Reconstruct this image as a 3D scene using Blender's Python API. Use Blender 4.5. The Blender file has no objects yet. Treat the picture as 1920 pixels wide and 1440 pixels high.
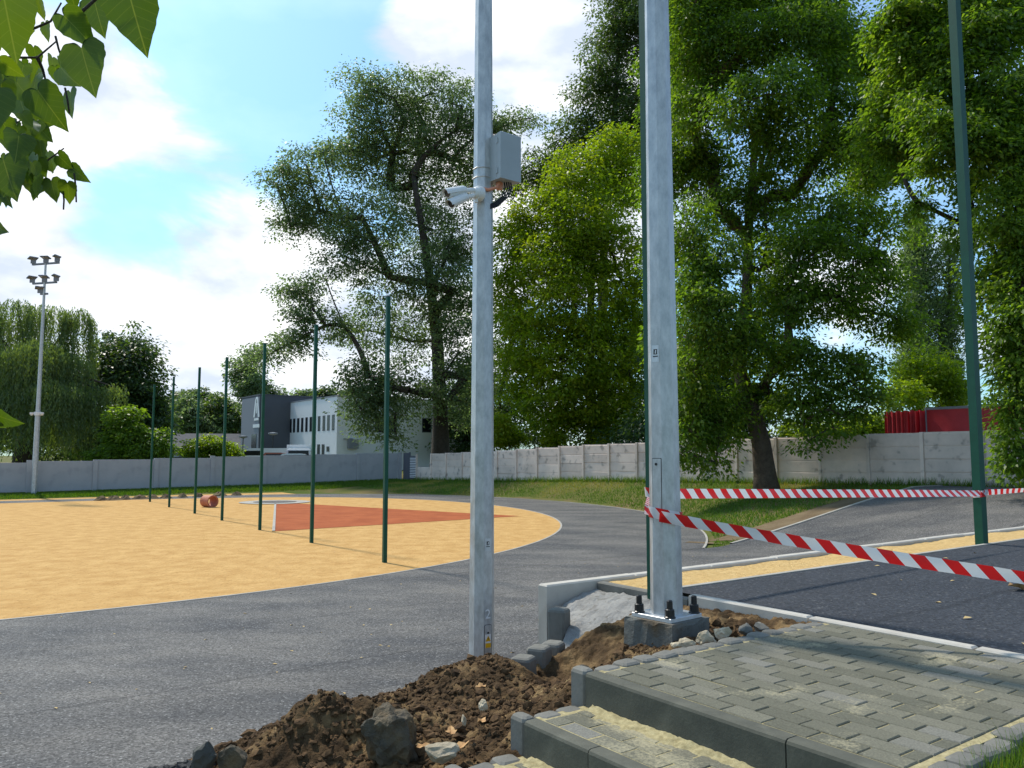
import bpy, math, random
import numpy as np
from mathutils import Vector, Matrix
random.seed(7); RNG = np.random.default_rng(11)
scene = bpy.context.scene
# ------------------------------------------------------------------ camera, sky, sun, exposure
PITCH = math.atan(133/1500); CZ = 2.4
cam_d = bpy.data.cameras.new("camera"); cam_d.sensor_width = 36; cam_d.lens = 36*1500/1920
cam_d.clip_start = 0.05; cam_d.clip_end = 5000
cam = bpy.data.objects.new("camera", cam_d); scene.collection.objects.link(cam)
cam.location = (0, 0, CZ); cam.rotation_euler = (math.pi/2+PITCH, 0, 0); scene.camera = cam

SUN_EL = math.radians(51); SUN_AZ = math.atan2(0.75, -0.669)       # direction towards the sun (x right, y ahead)
SD = Vector((math.cos(SUN_EL)*math.cos(SUN_AZ), math.cos(SUN_EL)*math.sin(SUN_AZ), math.sin(SUN_EL)))
sun_d = bpy.data.lights.new("sun", 'SUN'); sun_d.energy = 2.9; sun_d.angle = math.radians(3.5); sun_d.color = (1, .93, .82)
sun = bpy.data.objects.new("sun", sun_d); scene.collection.objects.link(sun)
sun.rotation_euler = SD.to_track_quat('Z', 'Y').to_euler(); sun.location = (-30, 30, 60)

world = bpy.data.worlds.new("World"); scene.world = world; world.use_nodes = True
wn = world.node_tree.nodes; wl = world.node_tree.links; wn.clear()
def N(nt, t, **kw):
    n = nt.nodes.new(t)
    for k, v in kw.items():
        if k.startswith('i_'): n.inputs[k[2:].replace('_', ' ')].default_value = v
        elif k.startswith('n'): n.inputs[int(k[1:])].default_value = v
        else: setattr(n, k, v)
    return n
def L(nt, a, ao, b, bi): nt.links.new(a.outputs[ao], b.inputs[bi])
WT = world.node_tree
sky = N(WT, 'ShaderNodeTexSky', sky_type='NISHITA', sun_disc=False)
sky.sun_elevation = SUN_EL; sky.sun_rotation = math.pi/2 - SUN_AZ; sky.air_density = 1.0; sky.dust_density = 1.2; sky.ozone_density = 1.5
tc = N(WT, 'ShaderNodeTexCoord')
# cloud layer: noise on the view direction, denser towards the horizon; a few cumulus centres that the photograph shows
sep = N(WT, 'ShaderNodeSeparateXYZ'); L(WT, tc, 'Generated', sep, 0)
nz1 = N(WT, 'ShaderNodeTexNoise', i_Scale=4.6, i_Detail=10.0, i_Roughness=.55, i_Distortion=.35)
mp = N(WT, 'ShaderNodeMapping'); mp.inputs['Location'].default_value = (3.1, 1.7, 0.4); mp.inputs['Scale'].default_value = (1, 1, 1.9)
L(WT, tc, 'Generated', mp, 0); L(WT, mp, 0, nz1, 'Vector')
def dirpx(px, py):
    x = (px-960)/1500; y = (720-py)/1500
    return Vector((x, math.cos(PITCH)-y*math.sin(PITCH), math.sin(PITCH)+y*math.cos(PITCH))).normalized()
acc = None
for px, py, r, s in [(350, 290, .085, .20), (420, 380, .085, .16), (110, 540, .13, .30), (430, 540, .12, .28), (640, 640, .20, .2), (1000, 120, .20, .28), (860, 20, .12, .2), (130, 180, .10, .30), (330, 440, .10, -.22), (480, 130, .20, -.10), (420, 250, .16, -.04), (520, 480, .06, .10), (60, 400, .06, .06), (1330, 600, .25, .08)]:
    d = dirpx(px, py)
    dt = N(WT, 'ShaderNodeVectorMath', operation='DISTANCE'); dt.inputs[1].default_value = d
    L(WT, tc, 'Generated', dt, 0)
    m = N(WT, 'ShaderNodeMapRange', interpolation_type='SMOOTHERSTEP', n1=0.0, n2=r*1.6, n3=s, n4=0.0); L(WT, dt, 'Value', m, 0)
    if acc is None: acc = m
    else:
        ad = N(WT, 'ShaderNodeMath', operation='ADD'); L(WT, acc, 0, ad, 0); L(WT, m, 0, ad, 1); acc = ad
lowc = N(WT, 'ShaderNodeMapRange', n1=0.0, n2=.45, n3=.06, n4=-.02); L(WT, sep, 2, lowc, 0)
a1 = N(WT, 'ShaderNodeMath', operation='ADD'); L(WT, nz1, 0, a1, 0); L(WT, acc, 0, a1, 1)
a2 = N(WT, 'ShaderNodeMath', operation='ADD'); L(WT, a1, 0, a2, 0); L(WT, lowc, 0, a2, 1)
msk = N(WT, 'ShaderNodeMapRange', interpolation_type='SMOOTHSTEP', n1=.53, n2=.70, n3=.17, n4=1.0); L(WT, a2, 0, msk, 0)
nz2 = N(WT, 'ShaderNodeTexNoise', i_Scale=6.5, i_Detail=6.0, i_Roughness=.5); L(WT, mp, 0, nz2, 'Vector')
shd = N(WT, 'ShaderNodeMapRange', n1=.42, n2=.60, n3=0.0, n4=1.0); L(WT, nz2, 0, shd, 0)
ccol = N(WT, 'ShaderNodeMix', data_type='RGBA'); L(WT, shd, 0, ccol, 0)
ccol.inputs[6].default_value = (4.2, 4.75, 5.7, 1); ccol.inputs[7].default_value = (7.0, 7.1, 7.2, 1)
gam = N(WT, 'ShaderNodeMix', data_type='RGBA', blend_type='MULTIPLY', n0=1.0); L(WT, sky, 0, gam, 6); gam.inputs[7].default_value = (.58, .97, 1.14, 1)
mixw = N(WT, 'ShaderNodeMix', data_type='RGBA'); L(WT, msk, 0, mixw, 0); L(WT, gam, 2, mixw, 6); L(WT, ccol, 2, mixw, 7)
bg = N(WT, 'ShaderNodeBackground', i_Strength=.125); L(WT, mixw, 2, bg, 0)
wo = N(WT, 'ShaderNodeOutputWorld'); L(WT, bg, 0, wo, 0)
scene.view_settings.view_transform = 'Standard'; scene.view_settings.look = 'None'
scene.view_settings.exposure = 0.54; scene.view_settings.gamma = 1; scene.view_settings.use_curve_mapping = False
scene.cycles.max_bounces = 9; scene.cycles.diffuse_bounces = 6; scene.cycles.transmission_bounces = 6; scene.cycles.transparent_max_bounces = 8; scene.cycles.use_denoising = True
scene.cycles.sample_clamp_indirect = 6.0

# ------------------------------------------------------------------ helpers
COL = scene.collection
A = math.radians(36); CA, SA = math.cos(A), math.sin(A)
def W(u, w, z=0.0): return (u*CA-w*SA, u*SA+w*CA, z)               # site frame: u along the straight, w across it
def UW(p): return (p[0]*CA+p[1]*SA, -p[0]*SA+p[1]*CA)
def ray(px, py):
    x = (px-960)/1500; y = (720-py)/1500
    return x, math.cos(PITCH)-y*math.sin(PITCH), math.sin(PITCH)+y*math.cos(PITCH)
def gp(px, py, z):                                                   # measured point of the photograph at a known height
    d = ray(px, py); t = (z-CZ)/d[2]; return Vector((d[0]*t, d[1]*t, z))
def gd(px, py, Y):                                                   # ... at a known distance
    d = ray(px, py); t = Y/d[1]; return Vector((d[0]*t, Y, CZ+d[2]*t))

class MB:
    def __init__(s): s.v = []; s.f = []; s.uv = None
    def add(s, vs, fs):
        o = len(s.v); s.v += [tuple(p) for p in vs]; s.f += [tuple(i+o for i in f) for f in fs]; return s
    def box(s, c, d, rz=0, M=None, ch=0):
        x, y, z = d[0]/2, d[1]/2, d[2]/2
        if ch:
            vs = [(-x, -y, -z), (x, -y, -z), (x, y, -z), (-x, y, -z), (-x, -y, z-ch), (x, -y, z-ch), (x, y, z-ch), (-x, y, z-ch),
                  (-x+ch, -y+ch, z), (x-ch, -y+ch, z), (x-ch, y-ch, z), (-x+ch, y-ch, z)]
            fs = [(3, 2, 1, 0)]+[(i, (i+1) % 4, 4+(i+1) % 4, 4+i) for i in range(4)]+[(4+i, 4+(i+1) % 4, 8+(i+1) % 4, 8+i) for i in range(4)]+[(8, 9, 10, 11)]
        else:
            vs = [(-x, -y, -z), (x, -y, -z), (x, y, -z), (-x, y, -z), (-x, -y, z), (x, -y, z), (x, y, z), (-x, y, z)]
            fs = [(3, 2, 1, 0), (4, 5, 6, 7), (0, 1, 5, 4), (1, 2, 6, 5), (2, 3, 7, 6), (3, 0, 4, 7)]
        c_, s_ = math.cos(rz), math.sin(rz)
        vs = [Vector((a*c_-b*s_+c[0], a*s_+b*c_+c[1], k+c[2])) for a, b, k in vs]
        if M: vs = [M @ p for p in vs]
        return s.add(vs, fs)
    def tube(s, pts, rad, n=8, cap=True, phase=0.0):
        pts = [Vector(p) for p in pts]
        if not hasattr(rad, '__len__'): rad = [rad]*len(pts)
        o = len(s.v); ref = None
        for i, p in enumerate(pts):
            t = (pts[min(i+1, len(pts)-1)]-pts[max(i-1, 0)]).normalized()
            if ref is None: ref = Vector((1, 0, 0)) if abs(t.x) < .9 else Vector((0, 1, 0))
            a = (ref-t*ref.dot(t)).normalized(); b = t.cross(a); ref = a
            for k in range(n):
                an = 2*math.pi*k/n+phase; s.v.append(tuple(p+(a*math.cos(an)+b*math.sin(an))*rad[i]))
        for i in range(len(pts)-1):
            for k in range(n):
                s.f.append((o+i*n+k, o+i*n+(k+1) % n, o+(i+1)*n+(k+1) % n, o+(i+1)*n+k))
        if cap:
            s.f.append(tuple(o+k for k in reversed(range(n)))); s.f.append(tuple(o+(len(pts)-1)*n+k for k in range(n)))
        return s
    def prism(s, poly, z0, z1):
        n = len(poly); vs = [(p[0], p[1], z0) for p in poly]+[(p[0], p[1], z1) for p in poly]
        return s.add(vs, [tuple(reversed(range(n))), tuple(range(n, 2*n))]+[(i, (i+1) % n, n+(i+1) % n, n+i) for i in range(n)])
    def build(s, name, mat, parent=None, smooth=False, loc=None, rz=None):
        me = bpy.data.meshes.new(name); me.from_pydata(s.v, [], s.f); me.materials.append(mat)
        if smooth: me.polygons.foreach_set('use_smooth', [True]*len(me.polygons))
        me.update()
        return link(name, me, parent, loc, rz)
def link(name, me, parent=None, loc=None, rz=None):
    o = bpy.data.objects.new(name, me); COL.objects.link(o)
    if parent: o.parent = parent
    if loc is not None: o.location = loc
    if rz is not None: o.rotation_euler = (0, 0, rz)
    return o
def fastmesh(name, V, nper, mat, tint=None, smooth=False):          # V: (n*nper,3) separate polygons of nper corners
    V = np.asarray(V, np.float32); nv = len(V); nf = nv//nper
    me = bpy.data.meshes.new(name); me.vertices.add(nv); me.vertices.foreach_set('co', V.ravel())
    me.loops.add(nv); me.loops.foreach_set('vertex_index', np.arange(nv, dtype=np.int32))
    me.polygons.add(nf); me.polygons.foreach_set('loop_start', np.arange(0, nv, nper, dtype=np.int32))
    if tint is not None:
        at = me.attributes.new('tint', 'FLOAT', 'POINT'); at.data.foreach_set('value', np.repeat(np.asarray(tint, np.float32), nper))
    me.materials.append(mat); me.update(calc_edges=True); return me
def gridmesh(name, P, mat, smooth=True):                             # P (a,b,3)
    a, b = P.shape[:2]; me = bpy.data.meshes.new(name)
    idx = np.arange(a*b).reshape(a, b)
    F = np.stack([idx[:-1, :-1], idx[1:, :-1], idx[1:, 1:], idx[:-1, 1:]], -1).reshape(-1, 4).astype(np.int32)
    me.vertices.add(a*b); me.vertices.foreach_set('co', P.reshape(-1, 3).astype(np.float32).ravel())
    me.loops.add(F.size); me.loops.foreach_set('vertex_index', F.ravel())
    me.polygons.add(len(F)); me.polygons.foreach_set('loop_start', np.arange(0, F.size, 4, dtype=np.int32))
    if smooth: me.polygons.foreach_set('use_smooth', np.ones(len(F), bool))
    me.materials.append(mat); me.update(calc_edges=True); return me
def tag(o, label=None, cat=None, group=None, kind=None):
    if label: o['label'] = label
    if cat: o['category'] = cat
    if group: o['group'] = group
    if kind: o['kind'] = kind
    return o
def empty(name, loc=(0, 0, 0), rz=0):
    o = bpy.data.objects.new(name, None); COL.objects.link(o); o.location = loc; o.rotation_euler = (0, 0, rz); o.empty_display_size = .2; return o
def copy_tree(o, parent=None):
    c = o.copy(); COL.objects.link(c); c.parent = parent
    for ch in list(o.children): copy_tree(ch, c)
    return c
def vnoise(x, y, seed=0):                                            # value noise 0..1
    x = np.asarray(x, float); y = np.asarray(y, float)
    xi = np.floor(x).astype(np.int64); yi = np.floor(y).astype(np.int64); fx = x-xi; fy = y-yi
    fx = fx*fx*(3-2*fx); fy = fy*fy*(3-2*fy)
    def h(a, b):
        n = (a*374761393+b*668265263+seed*1442695) & 0xffffffff
        n = ((n ^ (n >> 13))*1274126177) & 0xffffffff
        return ((n ^ (n >> 16)) & 0xffff)/65535.0
    return (h(xi, yi)*(1-fx)+h(xi+1, yi)*fx)*(1-fy)+(h(xi, yi+1)*(1-fx)+h(xi+1, yi+1)*fx)*fy
def fbm(x, y, seed=0, o=4):
    r = 0; a = .5; s = 0
    for i in range(o): r = r+a*vnoise(np.asarray(x)*2**i, np.asarray(y)*2**i, seed+i*17); s += a; a *= .5
    return r/s

# ------------------------------------------------------------------ materials
def newmat(name):
    m = bpy.data.materials.new(name); m.use_nodes = True; nt = m.node_tree; return m, nt, nt.nodes['Principled BSDF']
def mat(name, c1, c2=None, rough=.8, scale=6.0, detail=5.0, bump=0.0, bscale=None, metal=0.0, spec=.5, c3=None, s3=40.0, t3=(.62, .7), coords='Object', rnd=0.0, lo=.35, hi=.65, bdist=.01, a3=1.0):
    m, nt, p = newmat(name)
    p.inputs['Roughness'].default_value = rough; p.inputs['Metallic'].default_value = metal; p.inputs['Specular IOR Level'].default_value = spec
    c4 = lambda c: (c[0], c[1], c[2], 1)
    p.inputs['Base Color'].default_value = c4(c1)
    if coords == 'World': src = N(nt, 'ShaderNodeNewGeometry'); so = 'Position'
    else: src = N(nt, 'ShaderNodeTexCoord'); so = 'Object'
    if c2:
        nz = N(nt, 'ShaderNodeTexNoise', i_Scale=scale, i_Detail=detail, i_Roughness=.6); L(nt, src, so, nz, 'Vector')
        mr = N(nt, 'ShaderNodeMapRange', n1=lo, n2=hi); L(nt, nz, 0, mr, 0)
        mx = N(nt, 'ShaderNodeMix', data_type='RGBA'); mx.inputs[6].default_value = c4(c1); mx.inputs[7].default_value = c4(c2); L(nt, mr, 0, mx, 0)
        out = mx
        if c3:
            n3 = N(nt, 'ShaderNodeTexNoise', i_Scale=s3, i_Detail=2.0); L(nt, src, so, n3, 'Vector')
            m3 = N(nt, 'ShaderNodeMapRange', n1=t3[0], n2=t3[1], n3=0.0, n4=a3); L(nt, n3, 0, m3, 0)
            x3 = N(nt, 'ShaderNodeMix', data_type='RGBA'); L(nt, m3, 0, x3, 0); L(nt, out, 2, x3, 6); x3.inputs[7].default_value = c4(c3); out = x3
        if rnd:
            oi = N(nt, 'ShaderNodeObjectInfo'); rr = N(nt, 'ShaderNodeMapRange', n1=0.0, n2=1.0, n3=1-rnd, n4=1+rnd); L(nt, oi, 'Random', rr, 0)
            hv = N(nt, 'ShaderNodeMix', data_type='RGBA', blend_type='MULTIPLY', n0=1.0); L(nt, out, 2, hv, 6)
            cb = N(nt, 'ShaderNodeCombineColor'); [L(nt, rr, 0, cb, i) for i in range(3)]; L(nt, cb, 0, hv, 7); out = hv
        L(nt, out, 2, p, 'Base Color')
    if bump:
        nb = N(nt, 'ShaderNodeTexNoise', i_Scale=bscale or scale*4, i_Detail=6.0, i_Roughness=.65); L(nt, src, so, nb, 'Vector')
        b = N(nt, 'ShaderNodeBump', i_Strength=bump, i_Distance=bdist); L(nt, nb, 0, b, 'Height'); L(nt, b, 0, p, 'Normal')
    return m
def leafmat(name, dark, mid, light, trans=.35, rough=.45, tcol=None):
    m, nt, p = newmat(name); out = nt.nodes['Material Output']
    at = N(nt, 'ShaderNodeAttribute', attribute_name='tint'); cr = N(nt, 'ShaderNodeValToRGB'); e = cr.color_ramp.elements
    e[0].color = (*dark, 1); e[1].color = (*light, 1); x = e.new(.5); x.color = (*mid, 1); L(nt, at, 'Fac', cr, 0)
    L(nt, cr, 0, p, 'Base Color'); p.inputs['Roughness'].default_value = rough; p.inputs['Specular IOR Level'].default_value = .35
    tr = N(nt, 'ShaderNodeBsdfTranslucent'); mu = N(nt, 'ShaderNodeMix', data_type='RGBA', blend_type='MULTIPLY', n0=1.0); L(nt, cr, 0, mu, 6)
    mu.inputs[7].default_value = tcol or (1.9, 1.9, .5, 1); L(nt, mu, 2, tr, 0)
    mx = N(nt, 'ShaderNodeMixShader', n0=trans); L(nt, p, 0, mx, 1); L(nt, tr, 0, mx, 2); L(nt, mx, 0, out, 0); return m
M = {}
def asphalt(name, ca, cb, spk, patch, seams=()):
    m, nt, p = newmat(name); g = N(nt, 'ShaderNodeNewGeometry')
    mpp = N(nt, 'ShaderNodeMapping'); mpp.inputs['Rotation'].default_value = (0, 0, -math.radians(36)); mpp.inputs['Scale'].default_value = (.5, 1.0, 1); L(nt, g, 'Position', mpp, 0)
    big = N(nt, 'ShaderNodeTexNoise', i_Scale=.8, i_Detail=6.0, i_Roughness=.62); L(nt, mpp, 0, big, 'Vector')
    r1 = N(nt, 'ShaderNodeMapRange', n1=.36, n2=.64); L(nt, big, 0, r1, 0)
    mx = N(nt, 'ShaderNodeMix', data_type='RGBA'); L(nt, r1, 0, mx, 0); mx.inputs[6].default_value = (*ca, 1); mx.inputs[7].default_value = (*cb, 1)
    vo = N(nt, 'ShaderNodeTexVoronoi', i_Scale=62.0); L(nt, g, 'Position', vo, 'Vector')
    hs = N(nt, 'ShaderNodeSeparateColor'); L(nt, vo, 'Color', hs, 0)
    r2 = N(nt, 'ShaderNodeMapRange', n1=0.0, n2=1.0, n3=1-spk, n4=1+spk); L(nt, hs, 0, r2, 0)
    r3 = N(nt, 'ShaderNodeMapRange', n1=.93, n2=.97, n3=0.0, n4=.55); L(nt, hs, 1, r3, 0)
    mu = N(nt, 'ShaderNodeMix', data_type='RGBA', blend_type='MULTIPLY', n0=1.0); cb_ = N(nt, 'ShaderNodeCombineColor'); [L(nt, r2, 0, cb_, i) for i in range(3)]
    L(nt, mx, 2, mu, 6); L(nt, cb_, 0, mu, 7)
    wh = N(nt, 'ShaderNodeMix', data_type='RGBA'); L(nt, r3, 0, wh, 0); L(nt, mu, 2, wh, 6); wh.inputs[7].default_value = (*patch, 1)
    m2 = N(nt, 'ShaderNodeMapping'); m2.inputs['Rotation'].default_value = (0, 0, -math.radians(36)); L(nt, g, 'Position', m2, 0); sx = N(nt, 'ShaderNodeSeparateXYZ'); L(nt, m2, 0, sx, 0)
    wn_ = N(nt, 'ShaderNodeTexNoise', i_Scale=2.2, i_Detail=4.0); L(nt, g, 'Position', wn_, 'Vector'); wob = N(nt, 'ShaderNodeMath', operation='MULTIPLY_ADD', n1=.16); L(nt, wn_, 0, wob, 0); L(nt, sx, 1, wob, 2)
    last = wh
    for wpos, wdt, amt, lo_, hi_ in seams:                            # roller joints of the paving machine
        df = N(nt, 'ShaderNodeMath', operation='SUBTRACT', n1=wpos); L(nt, wob, 0, df, 0); ab = N(nt, 'ShaderNodeMath', operation='ABSOLUTE'); L(nt, df, 0, ab, 0)
        rg_ = N(nt, 'ShaderNodeMapRange', n1=0.0, n2=wdt, n3=amt, n4=0.0); L(nt, ab, 0, rg_, 0)
        dk_ = N(nt, 'ShaderNodeMix', data_type='RGBA', blend_type='MULTIPLY'); L(nt, rg_, 0, dk_, 0); L(nt, last, 2, dk_, 6); dk_.inputs[7].default_value = (.5, .5, .52, 1); last = dk_
    L(nt, last, 2, p, 'Base Color'); p.inputs['Roughness'].default_value = .85; p.inputs['Specular IOR Level'].default_value = .35
    b = N(nt, 'ShaderNodeBump', i_Strength=.7, i_Distance=.006); L(nt, vo, 'Distance', b, 'Height'); L(nt, b, 0, p, 'Normal'); return m
M['track'] = asphalt('track_asphalt', (.058, .058, .060), (.140, .130, .117), .6, (.36, .35, .33), [(8.95, .05, .8, 0, 0), (8.2, .9, .28, 0, 0), (11.6, .06, .5, 0, 0), (6.3, .5, .2, 0, 0)])
M['dark_asphalt'] = asphalt('fresh_asphalt', (.024, .028, .036), (.034, .038, .046), .5, (.13, .13, .13), [(2.9, .05, .7, 0, 0), (-.2, .06, .6, 0, 0)])
M['sand'] = mat('sand_yellow', (.50, .285, .098), (.63, .39, .15), .95, scale=2.2, detail=10, c3=(.33, .175, .06), s3=14.0, t3=(.60, .72), coords='World', bump=.9, bscale=6, bdist=.06, spec=.1, a3=.7)
M['sand2'] = mat('sand_coarse', (.56, .36, .14), (.72, .50, .22), .95, scale=22, detail=6, c3=(.26, .16, .08), s3=26, t3=(.66, .76), coords='World', bump=1.0, bscale=60, bdist=.02, spec=.1)
M['pavesand'] = mat('jointing_sand', (.30, .25, .13), (.47, .40, .22), .95, scale=40, coords='World', bump=.6, bscale=180, bdist=.004, spec=.1)
M['red'] = mat('brick_red_cinder', (.32, .085, .033), (.42, .122, .046), .95, scale=1.2, detail=8, coords='World', bump=.6, bscale=8, bdist=.03, spec=.1)
M['grassg'] = mat('grass_ground', (.065, .105, .012), (.17, .14, .05), .95, scale=.16, detail=10, coords='World', bump=.6, bscale=6, bdist=.05, spec=.1, c3=(.17, .12, .06), s3=.55, t3=(.56, .68), lo=.38, hi=.62, a3=.8)
M['dirt'] = mat('dry_dirt', (.15, .105, .06), (.21, .155, .09), .95, scale=1.5, detail=8, coords='World', bump=.7, bscale=12, bdist=.04, spec=.1)
M['soil'] = mat('moist_soil', (.052, .031, .015), (.16, .098, .045), .95, scale=5, detail=8, coords='World', bump=1.0, bscale=55, bdist=.02, spec=.15, c3=(.27, .175, .08), s3=5, t3=(.50, .66), a3=.8)
M['clod'] = mat('soil_clod', (.045, .027, .014), (.15, .088, .042), .95, scale=14, detail=4, coords='World', bump=.8, bscale=90, bdist=.008, spec=.15)
M['mortar'] = mat('mortar_grey', (.25, .24, .22), (.36, .345, .315), .95, scale=7, detail=8, coords='World', bump=1.0, bscale=38, bdist=.02, spec=.15, c3=(.17, .155, .13), s3=18, t3=(.58, .7), a3=.7)
M['conc'] = mat('concrete_light', (.52, .485, .42), (.42, .385, .325), .85, scale=4, detail=6, bump=.25, bscale=60, bdist=.004, rnd=.07)
M['conc_edge'] = mat('edging_concrete', (.42, .39, .34), (.33, .30, .25), .85, scale=3, coords='World')
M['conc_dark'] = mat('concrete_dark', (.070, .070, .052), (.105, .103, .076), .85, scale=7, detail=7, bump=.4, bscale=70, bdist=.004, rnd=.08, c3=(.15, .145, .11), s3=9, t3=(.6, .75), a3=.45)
M['palis'] = mat('palisade_grey', (.128, .122, .102), (.20, .19, .162), .85, scale=7, detail=7, bump=.4, bscale=70, bdist=.004, rnd=.1)
M['foundation'] = mat('foundation_concrete', (.10, .10, .088), (.17, .165, .14), .9, scale=6, detail=8, bump=.9, bscale=25, bdist=.015, c3=(.11, .075, .04), s3=5, t3=(.5, .65), coords='World')
def paver_mat(name, s0, s1):
    m, nt, p = newmat(name); g = N(nt, 'ShaderNodeNewGeometry'); oi = N(nt, 'ShaderNodeObjectInfo')
    cr = N(nt, 'ShaderNodeValToRGB'); e = cr.color_ramp.elements; e[0].color = (.110, .106, .074, 1); e[1].color = (.19, .183, .155, 1); x = e.new(.80); x.color = (.165, .156, .112, 1); x = e.new(.9); x.color = (.17, .16, .122, 1)
    L(nt, oi, 'Random', cr, 0)
    nf = N(nt, 'ShaderNodeTexNoise', i_Scale=130.0, i_Detail=3.0); L(nt, g, 'Position', nf, 'Vector')
    rf = N(nt, 'ShaderNodeMapRange', n1=.3, n2=.7, n3=.75, n4=1.25); L(nt, nf, 0, rf, 0); cb = N(nt, 'ShaderNodeCombineColor'); [L(nt, rf, 0, cb, i) for i in range(3)]
    mu = N(nt, 'ShaderNodeMix', data_type='RGBA', blend_type='MULTIPLY', n0=1.0); L(nt, cr, 0, mu, 6); L(nt, cb, 0, mu, 7)
    ns = N(nt, 'ShaderNodeTexNoise', i_Scale=2.6, i_Detail=3.0, i_Roughness=.5); L(nt, g, 'Position', ns, 'Vector')   # sand swept over the stones
    nsf = N(nt, 'ShaderNodeTexNoise', i_Scale=70.0, i_Detail=4.0, i_Roughness=.7); L(nt, g, 'Position', nsf, 'Vector')
    ad = N(nt, 'ShaderNodeMath', operation='MULTIPLY_ADD', n1=.55); L(nt, nsf, 0, ad, 0); L(nt, ns, 0, ad, 2)
    rs = N(nt, 'ShaderNodeMapRange', n1=s0, n2=s1, n3=0.0, n4=.8); L(nt, ad, 0, rs, 0)
    mx = N(nt, 'ShaderNodeMix', data_type='RGBA'); L(nt, rs, 0, mx, 0); L(nt, mu, 2, mx, 6); mx.inputs[7].default_value = (.41, .36, .225, 1)
    L(nt, mx, 2, p, 'Base Color'); p.inputs['Roughness'].default_value = .85; p.inputs['Specular IOR Level'].default_value = .35
    b = N(nt, 'ShaderNodeBump', i_Strength=.45, i_Distance=.004); L(nt, nf, 0, b, 'Height'); L(nt, b, 0, p, 'Normal'); return m
M['paver'] = paver_mat('paver_concrete', .88, 1.04); M['paver_sandy'] = paver_mat('paver_sandy', .74, .92)
def galv():
    m, nt, p = newmat('galvanised_steel'); t = N(nt, 'ShaderNodeTexCoord'); mp = N(nt, 'ShaderNodeMapping'); mp.inputs['Scale'].default_value = (1, 1, .45); L(nt, t, 'Object', mp, 0)
    vo = N(nt, 'ShaderNodeTexNoise', i_Scale=16.0, i_Detail=7.0, i_Roughness=.7); L(nt, mp, 0, vo, 'Vector')
    mr = N(nt, 'ShaderNodeMapRange', n1=.3, n2=.7); L(nt, vo, 0, mr, 0)
    mx = N(nt, 'ShaderNodeMix', data_type='RGBA'); L(nt, mr, 0, mx, 0); mx.inputs[6].default_value = (.36, .365, .36, 1); mx.inputs[7].default_value = (.66, .66, .65, 1); L(nt, mx, 2, p, 'Base Color')
    rr = N(nt, 'ShaderNodeMapRange', n1=.3, n2=.7, n3=.34, n4=.56); L(nt, vo, 0, rr, 0); L(nt, rr, 0, p, 'Roughness'); p.inputs['Metallic'].default_value = .5; return m
M['galv'] = galv()
M['zinc'] = mat('zinc_plate', (.55, .57, .58), (.66, .67, .68), .45, scale=20, metal=.6)
M['green'] = mat('green_paint', (.003, .060, .034), (.004, .072, .042), .5, scale=9, spec=.3)
M['wall_paint'] = mat('wall_grey_paint', (.36, .365, .375), (.41, .41, .415), .9, scale=1.1, detail=8, bump=.3, bscale=14, bdist=.01, c3=(.25, .26, .27), s3=1.6, t3=(.55, .75), a3=.6)
M['wall_conc'] = mat('weathered_panel', (.74, .61, .51), (.60, .50, .42), .9, scale=1.3, detail=9, bump=.4, bscale=25, bdist=.006, c3=(.15, .135, .115), s3=2.6, t3=(.60, .72), rnd=.12, coords='World', a3=.55)
M['bark'] = mat('bark', (.075, .052, .036), (.13, .095, .065), .95, scale=5, detail=9, bump=1.0, bscale=12, bdist=.06)
M['bark_dark'] = mat('bark_dark', (.04, .032, .025), (.075, .058, .043), .95, scale=5, detail=9, bump=1.0, bscale=12, bdist=.06)
M['black'] = mat('black_plastic', (.012, .012, .013), rough=.35)
M['rubber'] = mat('tyre_rubber', (.02, .02, .02), rough=.8)
M['white'] = mat('white_plastic', (.78, .77, .75), rough=.4)
M['whitepaint'] = mat('white_lettering', (.8, .8, .8), rough=.6)
M['boxgrey'] = mat('enclosure_grey', (.36, .39, .40), (.39, .42, .43), .45, scale=5)
M['pink'] = mat('pipe_pink', (.75, .30, .18), rough=.5)
M['glassdark'] = mat('window_glass', (.012, .014, .018), rough=.25, spec=.35)
M['bwhite'] = mat('render_white', (.78, .78, .79), (.82, .82, .83), .9, scale=.5)
M['bgrey'] = mat('render_dark_grey', (.10, .105, .125), (.115, .12, .14), .9, scale=.5)
M['bmid'] = mat('render_mid_grey', (.24, .25, .28), rough=.9)
M['roof'] = mat('roof_grey', (.06, .06, .065), (.09, .088, .09), .9, scale=3)
M['terra'] = mat('terracotta', (.40, .12, .06), (.48, .17, .09), .7, scale=8)
M['tarp'] = mat('red_tarpaulin', (.42, .012, .02), (.50, .02, .03), .5, scale=2, bump=.3, bscale=3, bdist=.05)
M['stone'] = mat('rubble_stone', (.38, .31, .20), (.53, .45, .32), .9, scale=9, detail=7, bump=.8, bscale=30, bdist=.02, rnd=.2)
M['rock'] = mat('dark_rock', (.07, .06, .042), (.16, .118, .064), .9, scale=8, detail=8, bump=1.0, bscale=28, bdist=.03, c3=(.15, .095, .04), s3=6, t3=(.5, .62), a3=.8)
M['slate'] = mat('slate_stone', (.062, .060, .050), (.10, .096, .078), .85, scale=8, detail=8, bump=.8, bscale=20, bdist=.02)
M['crumb'] = mat('asphalt_crumb', (.012, .012, .013), (.028, .027, .027), .8, scale=30, coords='World')
M['dryleaf'] = mat('dry_leaf', (.40, .20, .07), (.55, .33, .13), .8, scale=30)
M['straw'] = mat('straw', (.45, .31, .12), (.55, .41, .19), .9, scale=30)
M['yellow'] = mat('warning_yellow', (.75, .42, .01), rough=.5)
M['orange'] = mat('car_orange', (.65, .16, .02), rough=.35)
M['carwhite'] = mat('car_white', (.78, .79, .80), rough=.25)
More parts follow.
